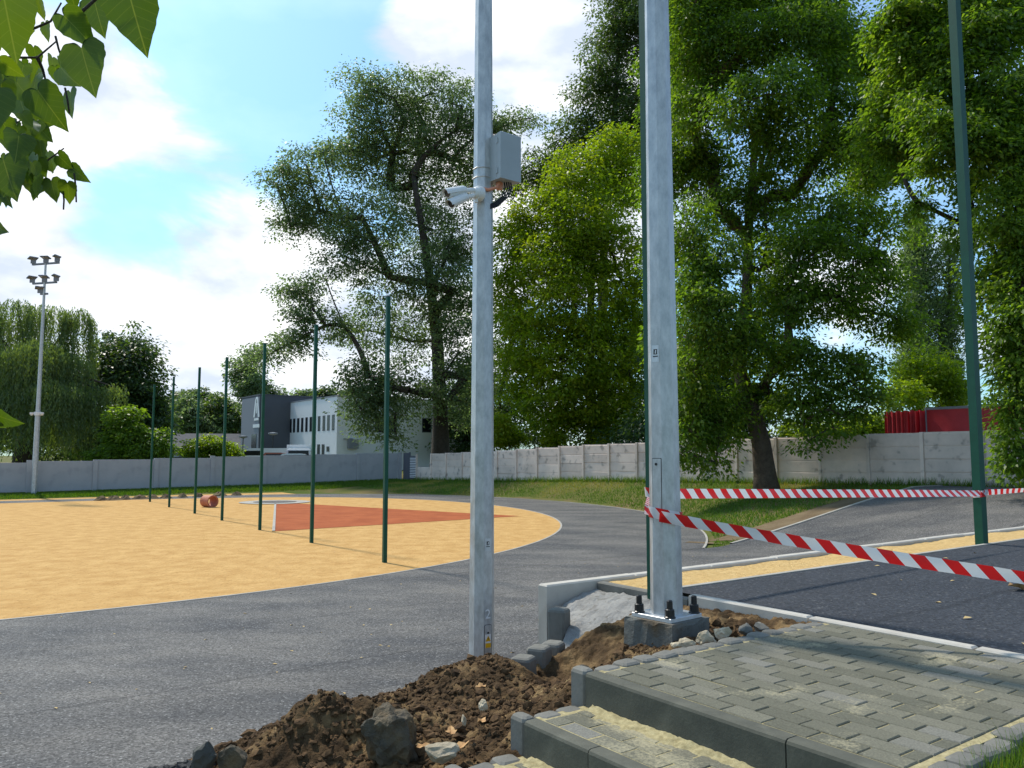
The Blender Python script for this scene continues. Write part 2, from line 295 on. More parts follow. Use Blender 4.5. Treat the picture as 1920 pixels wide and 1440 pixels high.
M['carred'] = mat('car_red', (.28, .06, .035), rough=.25)
M['carsilver'] = mat('car_silver', (.45, .48, .5), rough=.25, metal=.4)
M['lampgrey'] = mat('lamp_grey', (.20, .21, .23), rough=.5, metal=.3)
M['lamp_glass'] = mat('lamp_glass', (.22, .23, .25), rough=.2)
def tape_mat():
    m, nt, p = newmat('striped_tape'); uvn = N(nt, 'ShaderNodeUVMap', uv_map='UVMap'); s = N(nt, 'ShaderNodeSeparateXYZ'); L(nt, uvn, 0, s, 0)
    a = N(nt, 'ShaderNodeMath', operation='MULTIPLY_ADD', n1=.075); L(nt, s, 1, a, 0); L(nt, s, 0, a, 2)
    d = N(nt, 'ShaderNodeMath', operation='DIVIDE', n1=.165); L(nt, a, 0, d, 0); fr = N(nt, 'ShaderNodeMath', operation='FRACT'); L(nt, d, 0, fr, 0)
    g = N(nt, 'ShaderNodeMath', operation='GREATER_THAN', n1=.5); L(nt, fr, 0, g, 0)
    mx = N(nt, 'ShaderNodeMix', data_type='RGBA'); L(nt, g, 0, mx, 0); mx.inputs[6].default_value = (.72, .015, .018, 1); mx.inputs[7].default_value = (.80, .80, .80, 1); L(nt, mx, 2, p, 'Base Color')
    p.inputs['Roughness'].default_value = .4
    tr = N(nt, 'ShaderNodeBsdfTranslucent'); L(nt, mx, 2, tr, 0); ms = N(nt, 'ShaderNodeMixShader', n0=.3); L(nt, p, 0, ms, 1); L(nt, tr, 0, ms, 2); L(nt, ms, 0, nt.nodes['Material Output'], 0); return m
M['tape'] = tape_mat()
M['lf_pop'] = leafmat('leaf_poplar', (.075, .112, .056), (.13, .185, .09), (.20, .26, .13), trans=.55, rough=.4, tcol=(1.5, 1.6, .8, 1))
M['lf_map'] = leafmat('leaf_maple', (.09, .145, .010), (.17, .25, .016), (.27, .31, .022), trans=.56)
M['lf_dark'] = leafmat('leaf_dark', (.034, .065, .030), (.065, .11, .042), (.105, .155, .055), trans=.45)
M['lf_big'] = leafmat('leaf_box_elder', (.05, .105, .016), (.11, .19, .026), (.19, .275, .034), trans=.56)
M['lf_wil'] = leafmat('leaf_willow', (.065, .105, .045), (.125, .18, .075), (.19, .25, .10), trans=.48)
def veins(m):
    nt = m.node_tree; cr = next(n for n in nt.nodes if n.type == 'VALTORGB'); t = N(nt, 'ShaderNodeTexCoord'); s = N(nt, 'ShaderNodeSeparateXYZ'); L(nt, t, 'Object', s, 0)
    ab = N(nt, 'ShaderNodeMath', operation='ABSOLUTE'); L(nt, s, 0, ab, 0); k = N(nt, 'ShaderNodeMath', operation='MULTIPLY_ADD', n1=-.75); L(nt, ab, 0, k, 0); L(nt, s, 1, k, 2)
    f = N(nt, 'ShaderNodeMath', operation='PINGPONG', n1=.07); L(nt, k, 0, f, 0); r = N(nt, 'ShaderNodeMapRange', n1=.0, n2=.008, n3=.28, n4=0.0); L(nt, f, 0, r, 0)
    r2 = N(nt, 'ShaderNodeMapRange', n1=.004, n2=.014, n3=.6, n4=0.0); L(nt, ab, 0, r2, 0); mx = N(nt, 'ShaderNodeMath', operation='MAXIMUM'); L(nt, r, 0, mx, 0); L(nt, r2, 0, mx, 1)
    c = N(nt, 'ShaderNodeMix', data_type='RGBA'); L(nt, mx, 0, c, 0); c.inputs[7].default_value = (.16, .21, .07, 1)
    for l in list(cr.outputs[0].links): to = l.to_socket; nt.links.remove(l); nt.links.new(c.outputs[2], to)
    L(nt, cr, 0, c, 6); return m
M['lf_cat'] = leafmat('leaf_catalpa', (.035, .075, .012), (.06, .115, .015), (.10, .16, .02), trans=.34, tcol=(2.4, 2.1, .35, 1))
veins(M['lf_cat'])
M['blade'] = leafmat('grass_blade', (.055, .12, .012), (.11, .20, .018), (.28, .24, .08), trans=.35)
# ------------------------------------------------------------------ terrain
def sstep(a, b, x): t = np.clip((x-a)/(b-a), 0, 1); return t*t*(3-2*t)
def zramp(u):
    t = np.clip((np.asarray(u, float)-17.0)/10.0, 0, 1); return 1.32*(t*.75+.25*t*t*(3-2*t))
def zwall(w): return np.interp(w, [5, 14.75, 28.1, 33.1, 41.4, 49.8, 54], [1.40, 1.34, 1.15, 1.07, .78, .60, .55])
def zleft(u): return np.interp(u, [-30, 4.7, 20, 29], [.10, .16, .38, .58])
def hterr(u, w):
    u = np.asarray(u, float); w = np.asarray(w, float); u, w = np.broadcast_arrays(u, w)
    r = np.hypot(u-2.1, w-34); t1 = np.maximum(r-24.6, .03); dw = np.maximum(29-u, .03); dr = np.maximum(w-14, .03)
    hE = (zwall(w)/dw+zramp(u)/dr)/(1/t1+1/dw+1/dr)
    z = np.where((r > 24.6) & (w > 14) & (u > 2), hE, 0.0)
    z = np.where(u >= 29, zwall(w), z)
    z = np.where((w >= 5.2) & (w <= 14), zramp(u), z)
    z = np.maximum(z, np.where(w > 46, zleft(u)*sstep(49.8, 54, w), 0))
    z = np.where(w > 54, np.maximum(z, .58)+(.95-.58)*sstep(54, 60, w), z)
    zg = np.interp(u, [-3, 0, 1.5, 2.6, 4.6], [.72, .8, 1.0, 1.27, 1.34])
    near = zg*(1-sstep(3.9, 5.15, w))
    near = np.where((u > .3) & (w > 1.42) & (w < 5.1), near-.32*sstep(.3, 1.0, u), near)
    near = np.where((u > 4.58) & (w < 5.1), 1.28, near)
    z = np.where(w < 5.18, near, z)
    return z
def gz(p): u, w = UW(p); return float(hterr(u, w))-.03
us = np.unique(np.concatenate([[-1800, -800, -350, -160, -90, -60], np.arange(-45, 36, .6), [4.45, 4.57, 4.60, 29.0], [38, 42, 48, 60, 80, 120, 200, 400, 900, 1800]]))
ws = np.unique(np.concatenate([[-1800, -800, -350, -160, -80, -40, -20, -10], np.arange(-5, 64, .6), [1.40, 1.44, 5.09, 5.17, 5.19, 14.0, 14.06], [66, 70, 76, 85, 100, 130, 200, 400, 900, 1800]]))
U, Wg = np.meshgrid(us, ws, indexing='ij'); Z = hterr(U, Wg)-.03
P = np.stack([U*CA-Wg*SA, U*SA+Wg*CA, Z], -1)
tag(link('ground', gridmesh('ground', P, M['grassg'])), 'grass covered ground around the sports field', 'ground', kind='structure')

def sheet(name, u0, u1, w0, w1, zf, m, su=.5, sw=.5, label=None):
    a = np.linspace(u0, u1, max(2, int((u1-u0)/su)+1)); b = np.linspace(w0, w1, max(2, int((w1-w0)/sw)+1))
    U, Wg = np.meshgrid(a, b, indexing='ij'); Z = zf(U, Wg)
    return tag(link(name, gridmesh(name, np.stack([U*CA-Wg*SA, U*SA+Wg*CA, Z], -1), m)), label, None, kind='structure')
def flat(name, poly, z, m, label=None):
    me = bpy.data.meshes.new(name); me.from_pydata([W(a, b, z) for a, b in poly], [], [tuple(range(len(poly)))]); me.materials.append(m); me.update()
    if me.polygons[0].normal.z < 0: me.flip_normals()
    return tag(link(name, me), label, None, kind='structure')
sheet('running_straight', -60, 60, 5.22, 14, lambda u, w: zramp(u)+.006, M['track'], label='grey asphalt running straight rising into a ramp')
def inner(t):   # bend outlines in the site frame
    return [(2.1+20*math.cos(a), 34-20*math.sin(a)) for a in np.radians(np.linspace(90, 0, t))]
cat = lambda pts, n=8: [tuple(.5*((2*p1[k])+(-p0[k]+p2[k])*t+(2*p0[k]-5*p1[k]+4*p2[k]-p3[k])*t*t+(-p0[k]+3*p1[k]-3*p2[k]+p3[k])*t**3) for k in (0, 1))
    for p0, p1, p2, p3 in zip([pts[0]]+pts[:-2], pts[:-1], pts[1:], pts[2:]+[pts[-1]]) for t in [i/n for i in range(n)]]+[pts[-1]]
inn = inner(60)+cat([(22.1, 34), (21.6, 38), (19.6, 42), (16, 45), (11, 46.7), (5, 47.3), (-10, 47.5), (-60, 47.5)])[1:]
outc = [(2.1+24.5*math.cos(a), 34-24.5*math.sin(a)) for a in np.radians(np.linspace(54.6, 0, 40))]
outc = [(a, max(b, 14.0)) for a, b in outc]+cat([(26.6, 34), (25.9, 39), (23.4, 43.8), (19, 47.2), (13, 48.9), (5, 49.4), (-10, 49.5), (-60, 49.5)])[1:]
flat('sand_field', [(-60, 14.0)]+inn, .004, M['sand'], 'yellow sand infield of the sports ground')
def resamp(p, n):
    p = np.array(p); d = np.concatenate([[0], np.cumsum(np.hypot(*np.diff(p, axis=0).T))]); t = np.linspace(0, d[-1], n); return np.stack([np.interp(t, d, p[:, 0]), np.interp(t, d, p[:, 1])], -1)
ri, ro = resamp([p for p in inn if p[0] > -9], 180), resamp([p for p in outc if p[0] > -9], 180); tt = np.linspace(0, 1, 5)[None, :, None]
rg = ri[:, None]*(1-tt)+ro[:, None]*tt; RP = np.stack([rg[..., 0]*CA-rg[..., 1]*SA, rg[..., 0]*SA+rg[..., 1]*CA, np.full(rg.shape[:2], .006)], -1)
tag(link('track_bend', gridmesh('track_bend', RP[::-1], M['track'], False)), 'grey asphalt bend of the running track', kind='structure')
sand_far = [(-60, 49.5)]+[p for p in outc[::-1] if p[0] < 19 and p[1] > 40]+[(18.5, 51.0), (-60, 51.4)]
flat('sand_margin', sand_far, .006, M['sand'], 'yellow sand margin along the grey wall')
flat('throwing_sector', [(13.95, 38.9), (8.95, 25.0), (18.9, 25.5), (14.75, 38.9)], .012, M['red'], 'brick red throwing sector on the sand')
def ribbon(name, pts, wd, z0, z1, m, label, zf=None):
    b = MB(); n = len(pts); pts = [Vector((p[0], p[1])) for p in pts]; vs = []
    for i, p in enumerate(pts):
        t = (pts[min(i+1, n-1)]-pts[max(i-1, 0)]).normalized(); s = Vector((-t.y, t.x))*wd/2
        zz = zf(p.x, p.y) if zf else 0
        for q, z in ((p-s, z0), (p-s, z1), (p+s, z1), (p+s, z0)): vs.append(W(q.x, q.y, z+zz))
    fs = [(i*4+k, i*4+k+1, i*4+5+k, i*4+4+k) for i in range(n-1) for k in range(3)]
    return tag(b.add(vs, fs).build(name, m), label, None, kind='structure')
ribbon('track_edging', [(-60, 14.0)]+inn, .06, -.05, .014, M['conc_edge'], 'pale concrete edging between sand and track')
ribbon('track_edging', outc, .06, -.05, .016, M['conc_edge'], 'pale concrete edging along the outer bend')
ribbon('track_edging', [(u, 14.03) for u in np.arange(17.4, 40, .5)], .09, -.05, .03, M['conc_edge'], 'pale concrete edging along the ramp', zf=lambda u, w: float(zramp(u)))
ribbon('sector_edging', [(13.9, 38.9), (8.9, 25.0)], .09, -.02, .03, M['conc_edge'], 'pale edging on the left side of the red sector')
sheet('dirt_verge', 17.9, 26.5, 14.09, 15.3, lambda u, w: hterr(u, w)-.015, M['dirt'], .3, .2, 'bare brown dirt verge beside the ramp')
flat('dirt_wedge', [(17.5, 14.1), (17.95, 14.1), (17.2, 15.3), (16.9, 15.2)], .012, M['dirt'], 'small brown dirt wedge where bend and ramp meet')
b = MB(); c = W(14.35, 40.2); n = 40
ringv = [(c[0]+r*math.cos(2*math.pi*k/n), c[1]+r*math.sin(2*math.pi*k/n), .03) for r in (1.07, 1.75) for k in range(n)]
b.add(ringv, [(k, (k+1) % n, n+(k+1) % n, n+k) for k in range(n)]); ring = b.build('throwing_circle', M['conc_edge']); tag(ring, 'round concrete throwing circle behind the red sector', kind='structure')
b = MB(); b.add([(c[0]+1.06*math.cos(2*math.pi*k/n), c[1]+1.06*math.sin(2*math.pi*k/n), .018) for k in range(n)], [tuple(range(n))]); b.build('circle_floor', M['track'], ring)
# upper level: fresh asphalt, sand strip
ZP = 1.36
flat('asphalt_path', [(4.70, 4.40), (60, 4.40), (60, -40), (4.70, -40)], ZP-.004, M['dark_asphalt'], 'fresh dark asphalt path on the upper level')
def sandz(u, w): return ZP-.06+.05*fbm(u*2.2, w*2.2, 5)+.012*fbm(u*14, w*14, 9)
sheet('sand_strip', 4.66, 26, 4.445, 5.105, sandz, M['sand2'], .05, .05, 'rough yellow sand strip between kerb and asphalt')
ribbon('asphalt_edging', [(4.66, 4.42), (60, 4.42)], .05, ZP-.2, ZP+.004, M['conc_edge'], 'thin pale edging between asphalt and sand strip')
# kerb retaining the upper level: separate blocks
kerb = tag(empty('retaining_kerb', W(4.05, 5.16)), 'white concrete kerb holding the upper level above the track', kind='structure')
def child_at(me, name, par, p, rz=A, rot=None):
    o = link(name, me, par); o.location = Vector(p)-par.location; o.rotation_euler = rot if rot else (0, 0, rz); return o
u0 = 4.05; i = 0
kb = MB().box((.4975, 0, -.55), (.995, .11, 1.5), ch=.012); kbm = None
while u0 < 24:
    ob = kb.build('kerb_block', M['conc'], None) if kbm is None else link('kerb_block', kbm)
    kbm = ob.data; ob.parent = kerb
    dz = random.uniform(-.006, .006) - (0.0 if u0 < 16 else 0)
    ob.location = Vector(W(u0, 5.16+random.uniform(-.004, .004), ZP-.20+dz+.004))-kerb.location; ob.rotation_euler = (0, 0, A+random.uniform(-.004, .004)); u0 += 1.0
    if u0 > 23: break
# kerb between paving and asphalt
kb2 = tag(empty('path_kerb', W(4.6, 5.0)), 'low concrete kerb between paving and dark asphalt', kind='structure')
m1 = MB().box((0, 0, -.15), (.075, .985, .30), ch=.010); kd = None
for i in range(9):
    w0 = 4.60-i*1.0
    ob = m1.build('kerb_block', M['palis' if i == 0 else 'conc'], None) if i < 2 else link('kerb_block', kd)
    kd = ob.data; ob.parent = kb2
    ob.location = Vector(W(4.615+random.uniform(-.004, .004), w0, ZP+.012+random.uniform(-.004, .004)-(.03 if i == 0 else 0)))-kb2.location; ob.rotation_euler = (0, 0, A)

# ------------------------------------------------------------------ paving and steps
WL, WR = 2.94, 1.47                                                  # between the two edging rows
TREAD = [2.60, 2.235, 1.87, 1.505, 1.14]; RISE = .155
pav_me = {}
def paver_mesh(l, sandy):
    k = (round(l, 3), sandy)
    if k not in pav_me:
        b = MB().box((0, 0, -.03), (.0945, l-.0065, .06), ch=.004); o = b.build('paver', M['paver' if not sandy else 'paver_sandy']); pav_me[k] = o.data; bpy.data.objects.remove(o)
    return pav_me[k]
def lay(par, ua, ub, z, lvl):
    n = round((ub-ua)/.1); pit = (ub-ua)/n
    for r in range(n):
        uc = ua+pit*(r+.5); w = WL; first = (r % 2 == 0); k = 0
        while w > WR+.02:
            l = (.10 if (first and k == 0) else .20); l = min(l, w-WR)
            if l > .05:
                o = child_at(paver_mesh(l, lvl > 0), 'paver', par, W(uc+random.uniform(-.0012, .0012), w-l/2+random.uniform(-.002, .002), z+random.gauss(0, .0013)),
                             rot=(random.gauss(0, .007), random.gauss(0, .010), A+random.gauss(0, .007)))
            w -= l; k += 1
def pal_mesh(wd, dp, h, m, name='edging_stone'):
    b = MB(); n = 7; pr = []
    # rounded-top concrete palisade: plan dp x wd, top crowned and chamfered
    ch = .018
    for (z, s, e) in ((-h, 0, 0), (-.022, 0, 0), (-.008, .006, 0), (0, ch, .004)):
        x, y = wd/2-s, dp/2-s; c = .014
        pr.append([(-x+c, -y, z), (x-c, -y, z), (x, -y+c, z), (x, y-c, z), (x-c, y, z), (-x+c, y, z), (-x, y-c, z), (-x, -y+c, z)])
    vs = [p for r in pr for p in r]; fs = [tuple(reversed(range(8)))]+[(r*8+k, r*8+(k+1) % 8, r*8+8+(k+1) % 8, r*8+8+k) for r in range(3) for k in range(8)]
    vs.append((0, 0, .006)); fs += [(24+k, 24+(k+1) % 8, 32) for k in range(8)]
    o = b.add(vs, fs).build(name, m); me = o.data; bpy.data.objects.remove(o); return me
edge_me = pal_mesh(.128, .105, .30, M['palis']); nose_me = pal_mesh(.075, .11, .34, M['palis'])
rk = {}
def riser(par, u, wa, wb, z):
    l = abs(wa-wb)
    b = MB(); x = .075; r = .016; h = .24
    prof = [(0, -h), (0, -r), (.005, -.005), (r, 0), (x-.004, 0), (x, -.004), (x, -h)]
    n = len(prof); vs = [(p[0], s*l/2, p[1]) for s in (-1, 1) for p in prof]
    b.add(vs, [tuple(range(n)), tuple(reversed(range(n, 2*n)))]+[(k, n+k, n+(k+1) % n, (k+1) % n) for k in range(n)])
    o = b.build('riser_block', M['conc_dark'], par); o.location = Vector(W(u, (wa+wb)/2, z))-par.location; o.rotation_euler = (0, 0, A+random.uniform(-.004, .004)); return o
landing = tag(empty('landing_pavement', W(3.6, 2.2, ZP)), 'grey brick paved landing at the top of the steps', kind='structure')
lay(landing, 2.685, 4.57, ZP, 0)
def edging(par, ua, ub, w, z, step=.131, jit=.006):
    u = ua+step/2
    while u < ub-.03:
        child_at(edge_me, 'edging_stone', par, W(u, w+random.uniform(-jit, jit), z+random.uniform(-.008, .006)), rot=(random.gauss(0, .03), random.gauss(0, .03), A+random.gauss(0, .03))); u += step+random.uniform(-.003, .006)
edging(landing, 2.70, 4.55, 3.0, ZP+.006); edging(landing, 2.62, 4.55, 1.41, ZP+.002, jit=.012)
bed = MB().box((0, 0, 0), (1.89, 1.55, .1)); bo = bed.build('bedding_sand', M['pavesand'], landing); bo.location = Vector(W(3.63, 2.21, ZP-.0555))-landing.location; bo.rotation_euler = (0, 0, A)
steps = tag(empty('paved_steps', W(2.0, 2.2, .6)), 'grey concrete steps with sand covered treads leading up to the paved landing', 'steps')
for i, u in enumerate(TREAD):
    z = ZP-RISE*i
    joints = [[2.985, 1.87, 1.33], [2.985, 2.55, 1.55, 1.33], [2.985, 2.0, 1.33], [2.985, 2.4, 1.4], [2.985, 2.0, 1.4]][i]
    for a, c in zip(joints[:-1], joints[1:]): riser(steps, u, a-.003, c+.003, z)
    child_at(nose_me, 'edging_stone', steps, W(u+.038, 3.045, z+.008), rot=(0, 0, A+.03))
    if i:
        lay(steps, u+.08, u+.08+.29, z, i)
        edging(steps, u+.085, TREAD[i-1], 3.0, z+.004)
        bd = MB().box((0, 0, 0), (.30, 1.58, .1)).build('bedding_sand', M['pavesand'], steps); bd.location = Vector(W(u+.225, 2.21, z-.0535))-steps.location; bd.rotation_euler = (0, 0, A)
        # sand swept into the corner under the riser
        a = np.linspace(0, 1, 26); c = np.linspace(2.93, 1.35, 120); AA, CC = np.meshgrid(a, c, indexing='ij')
        wd = .01+.075*fbm(CC*2.2, 0*CC+i*3, 3)+.07*fbm(CC*14, 0*CC+i, 8); uu = TREAD[i-1]-.001-AA*wd
        zz = z-.004+(.022*(1-AA)**1.6)*(.5+fbm(CC*3, AA, 4))+.012*(fbm(uu*60, CC*60, 6)-.45)*(1-AA**4)
        tag(link('swept_sand', gridmesh('swept_sand', np.stack([uu*CA-CC*SA, uu*SA+CC*CA, zz], -1)-np.array(steps.location), M['pavesand']), steps), kind='stuff')
# ------------------------------------------------------------------ soil bank left of the steps
def hsoil(u, w):
    L0 = np.interp(u, [-.5, .4, 1.2, 1.75, 2.0, 2.3, 2.62, 3.0, 3.5, 4.0, 4.6], [.80, .88, .93, .98, 1.0, 1.05, 1.10, 1.13, 1.19, 1.28, 1.335])
    near = np.interp(u, [.5, 1.5, 1.87, 1.95, 2.235, 2.35, 2.6, 2.75, 3.3, 4.6], [.80, .86, .97, 1.03, 1.06, 1.14, 1.19, 1.27, 1.31, 1.35])
    t = sstep(3.05, 3.55, w); z = near*(1-t)+L0*t
    for (cu, cw, a, su, sw) in [(2.85, 4.12, .075, .22, .22), (2.55, 4.0, .05, .22, .2), (1.66, 3.98, .21, .26, .2), (1.95, 3.85, .09, .2, .2), (1.2, 3.9, .03, .2, .2), (2.75, 3.35, .05, .25, .15), (3.5, 3.4, .05, .35, .22), (3.30, 4.05, -.17, .26, .26), (3.05, 3.75, -.05, .2, .2)]:
        z = z+a*np.exp(-((u-cu)/su)**2-((w-cw)/sw)**2)
    edge = np.interp(u, [0, 1.0, 2, 3, 3.3, 4.6], [4.12, 4.16, 4.25, 4.32, 4.15, 4.15])
    z = z*(1-sstep(edge, edge+1.05, w))
    return z
ua = np.arange(.2, 4.58, .012); wa = np.arange(3.0, 5.09, .012); U, Wg = np.meshgrid(ua, wa, indexing='ij')
Z = hsoil(U, Wg); am = np.clip(Z, 0, 1)
Z = Z+am*(.07*(fbm(U*5, Wg*5, 2)-.5)+.045*(fbm(U*17, Wg*17, 3)-.5)+.04*(fbm(U*40, Wg*40, 4, 2)-.5))-.02
soil = link('soil_bank', gridmesh('soil_bank', np.stack([U*CA-Wg*SA, U*SA+Wg*CA, Z], -1), M['soil'])); tag(soil, 'dug up brown soil bank beside the steps', 'soil', kind='stuff')
ico_v = None
def ico():
    t = (1+5**.5)/2; v = np.array([(-1, t, 0), (1, t, 0), (-1, -t, 0), (1, -t, 0), (0, -1, t), (0, 1, t), (0, -1, -t), (0, 1, -t), (t, 0, -1), (t, 0, 1), (-t, 0, -1), (-t, 0, 1)])/math.hypot(1, t)
    f = [(0, 11, 5), (0, 5, 1), (0, 1, 7), (0, 7, 10), (0, 10, 11), (1, 5, 9), (5, 11, 4), (11, 10, 2), (10, 7, 6), (7, 1, 8), (3, 9, 4), (3, 4, 2), (3, 2, 6), (3, 6, 8), (3, 8, 9), (4, 9, 5), (2, 4, 11), (6, 2, 10), (8, 6, 7), (9, 8, 1)]
    return v, np.array(f)
IV, IF = ico()
def clods(name, n, sampler, smin, smax, m, zf, flatn=.75, power=5.0):
    pts = sampler(n); s = smin+(smax-smin)*RNG.random(n)**power
    V = IV[None]*(1+.28*RNG.standard_normal((n, 12, 1)))*s[:, None, None]*np.array([1, 1, flatn])*(.75+.5*RNG.random((n, 1, 3)))
    an = RNG.random(n)*6.28; c, q = np.cos(an)[:, None], np.sin(an)[:, None]
    X = V[..., 0]*c-V[..., 1]*q; Y = V[..., 0]*q+V[..., 1]*c
    zz = zf(pts[:, 0], pts[:, 1])+s*.25
    wp = np.stack([pts[:, 0]*CA-pts[:, 1]*SA, pts[:, 0]*SA+pts[:, 1]*CA, zz], -1)
    V = np.stack([X, Y, V[..., 2]], -1)+wp[:, None]
    return link(name, fastmesh(name, V[:, IF.ravel()].reshape(-1, 3), 3, m))
def soilsamp(n):
    u = RNG.uniform(.7, 4.3, n*2); w = RNG.uniform(3.1, 4.75, n*2)
    ok = ~((u > 3.25) & (w > 3.75)) & (fbm(u*3, w*3, 12) > .36-.1*(u < 3)); i = np.where(ok)[0][:n]
    if len(i) < n: i = np.resize(i, n)
    return np.stack([u[i], w[i]], -1)
def zs(u, w): return hsoil(u, w)+np.clip(hsoil(u, w), 0, 1)*(.07*(fbm(u*5, w*5, 2)-.5)+.035*(fbm(u*17, w*17, 3)-.5))-.02
o = clods('soil_clods', 15000, soilsamp, .002, .019, M['clod'], zs, power=4.0); o.parent = soil; tag(o, kind='stuff')
o = clods('soil_lumps', 420, soilsamp, .014, .042, M['clod'], zs, power=2.5); o.parent = soil; tag(o, kind='stuff')
# heap of black asphalt crumbs at the left end
def crs(n): r = np.sqrt(RNG.random(n))*.22; a = RNG.random(n)*6.28; return np.stack([.88+r*np.cos(a)*1.2, 4.0+r*np.sin(a)*.7], -1)
def crz(u, w): return np.maximum(zs(u, w), .88)+.09*np.clip(1-np.hypot((u-.88)/1.2, (w-4.0)/.7)/.24, 0, 1)
o = clods('asphalt_crumbs', 1500, crs, .008, .028, M['crumb'], crz, power=1.5); tag(o, 'small heap of black asphalt crumbs at the left end of the soil bank', 'rubble', kind='stuff')
# stones and rocks
def stone(name, p, size, m, label, seed, sub=2, flatz=.8, group=None, cat_='stone', ang=.28):
    rs = np.random.default_rng(seed); v = IV.copy(); f = IF.copy()
    for _ in range(sub):
        mid = {}; vl = list(map(tuple, v)); nf = []
        def g(a, b2):
            k = (min(a, b2), max(a, b2))
            if k not in mid: q = (np.array(vl[a])+np.array(vl[b2])); mid[k] = len(vl); vl.append(tuple(q/np.linalg.norm(q)))
            return mid[k]
        for a, b2, c2 in f: x, y, z = g(a, b2), g(b2, c2), g(c2, a); nf += [(a, x, z), (b2, y, x), (c2, z, y), (x, y, z)]
        v = np.array(vl); f = np.array(nf)
    # angular faces: cut the ball by random planes
    for _ in range(14):
        d = rs.standard_normal(3); d /= np.linalg.norm(d); h = .5+rs.random()*.32; t = v@d
        v = v-np.outer(np.clip(t-h, 0, None), d)*.95
    o1 = rs.random()*50; dn = fbm(v[:, 0]*2.2+o1, v[:, 1]*2.2+v[:, 2]*1.7, 5, 4)-.5; dn2 = fbm(v[:, 2]*6+o1, v[:, 1]*6-v[:, 0]*5, 9, 3)-.5
    v = v*(1+.5*dn+.22*dn2)[:, None]*1.2*np.array(size)/2
    b = MB(); b.add(v, f); o = b.build(name, m, None, loc=p); o.rotation_euler = (rs.uniform(-.3, .3), rs.uniform(-.3, .3), rs.uniform(0, 6)); tag(o, label, cat_, group); return o
def on_soil(px, py, d, dz=0): p = gd(px, py, d); u, w = UW(p); return Vector((p.x, p.y, float(zs(np.array([u]), np.array([w]))[0])+dz))
stone('boulder', gd(733, 1380, 3.95), (.27, .25, .33), M['rock'], 'large soil caked boulder on top of the soil bank', 3, 3, cat_='boulder')
stone('stone', gd(828, 1412, 3.72), (.15, .12, .10), M['stone'], 'pale angular stone beside the lowest visible step', 8)
stone('stone', gd(380, 1428, 3.72), (.11, .09, .16), M['slate'], 'dark slate coloured stone beside the black crumbs', 12)
stone('stone', gd(437, 1428, 3.72), (.15, .11, .12), M['rock'], 'brown stone between the dark slate and the soil heap', 17)
stone('stone', gd(1096, 1268, 4.55), (.11, .1, .12), M['rock'], 'rounded brown stone beside the corner of the landing', 21)
stone('stone', gd(870, 1352, 4.0), (.05, .03, .055), M['stone'], 'small upright whitish stone on the dark soil', 23)
stone('stone', gd(908, 1325, 4.2), (.055, .04, .06), M['stone'], 'small pinkish grey stone in the middle of the soil', 25)
stone('stone', gd(700, 1322, 4.75), (.16, .08, .03), M['palis'], 'flat grey slab behind the boulder at the soil edge', 26)
stone('stone', gd(957, 1250, 5.25), (.07, .05, .05), M['palis'], 'small grey stone left of the lowest palisade post', 27)
for k, (px, py, d, s, lb) in enumerate([(1322, 1196, 4.72, (.13, .1, .1), 'yellowish stone nearest the pole at the landing edge'), (1355, 1188, 4.82, (.12, .09, .08), 'yellowish stone second from the pole at the landing edge'), (1288, 1206, 4.62, (.1, .08, .07), 'white chipped stone below the pole foundation at the landing edge'),
        (1397, 1180, 4.92, (.10, .08, .06), 'grey bluish stone in the middle of the landing edge'), (1425, 1175, 5.0, (.12, .08, .05), 'flat grey stone near the asphalt kerb'), (1268, 1212, 4.5, (.06, .06, .05), 'smallest white stone at the landing edge')]):
    stone('stone', gd(px, py, d), s, M['stone'] if k not in (3, 4) else M['palis'], lb, 40+k, group='stones along the landing edge')
# mortar bed and palisade posts
def mort(u, w): return np.interp(u, [3.1, 3.5, 4.0, 4.35, 4.6], [.90, .98, 1.12, 1.23, 1.27])+.02*np.sin(w*3)+.05*(fbm(u*6, w*6, 21)-.5)+.02*(fbm(u*26, w*26, 22)-.5)
a = np.linspace(0, 1, 70); c = np.linspace(0, 1, 70); AA, CC = np.meshgrid(a, c, indexing='ij')
lo_w = 3.70+.10*fbm(AA*4, CC*0, 31)+.30*AA; hi_w = np.interp(3.1+AA*1.47, [3.1, 3.4, 3.9, 4.1, 4.57], [4.06, 4.14, 4.62, 5.05, 5.095]); uu = 3.1+AA*1.47-.12*CC*(1-AA); ww = lo_w+(hi_w-lo_w)*CC
zz = mort(uu, ww)+.012-.05*(1-sstep(0, .12, CC))
tag(link('mortar_bed', gridmesh('mortar_bed', np.stack([uu*CA-ww*SA, uu*SA+ww*CA, zz], -1), M['mortar'])), 'rough grey mortar slope between kerb and pole foundation', 'mortar', kind='structure')
for k, (px, py, d, h, lb) in enumerate([(1048, 1140, 6.05, .75, 'tall grey palisade post standing against the retaining kerb'), (1037, 1203, 5.62, .5, 'short grey palisade post second from the tall one'), (1011, 1211, 5.42, .5, 'short grey palisade post second from the front end'), (981, 1230, 5.22, .5, 'lowest grey palisade post at the front end of the row')]):
    me = pal_mesh(.14, .135, h+.4, M['palis'], 'palisade_post'); p = gd(px, py, d)
    o = link('palisade_post', me, None, p, rz=A+.5); tag(o, lb, 'palisade post', 'palisade posts holding the mortar')
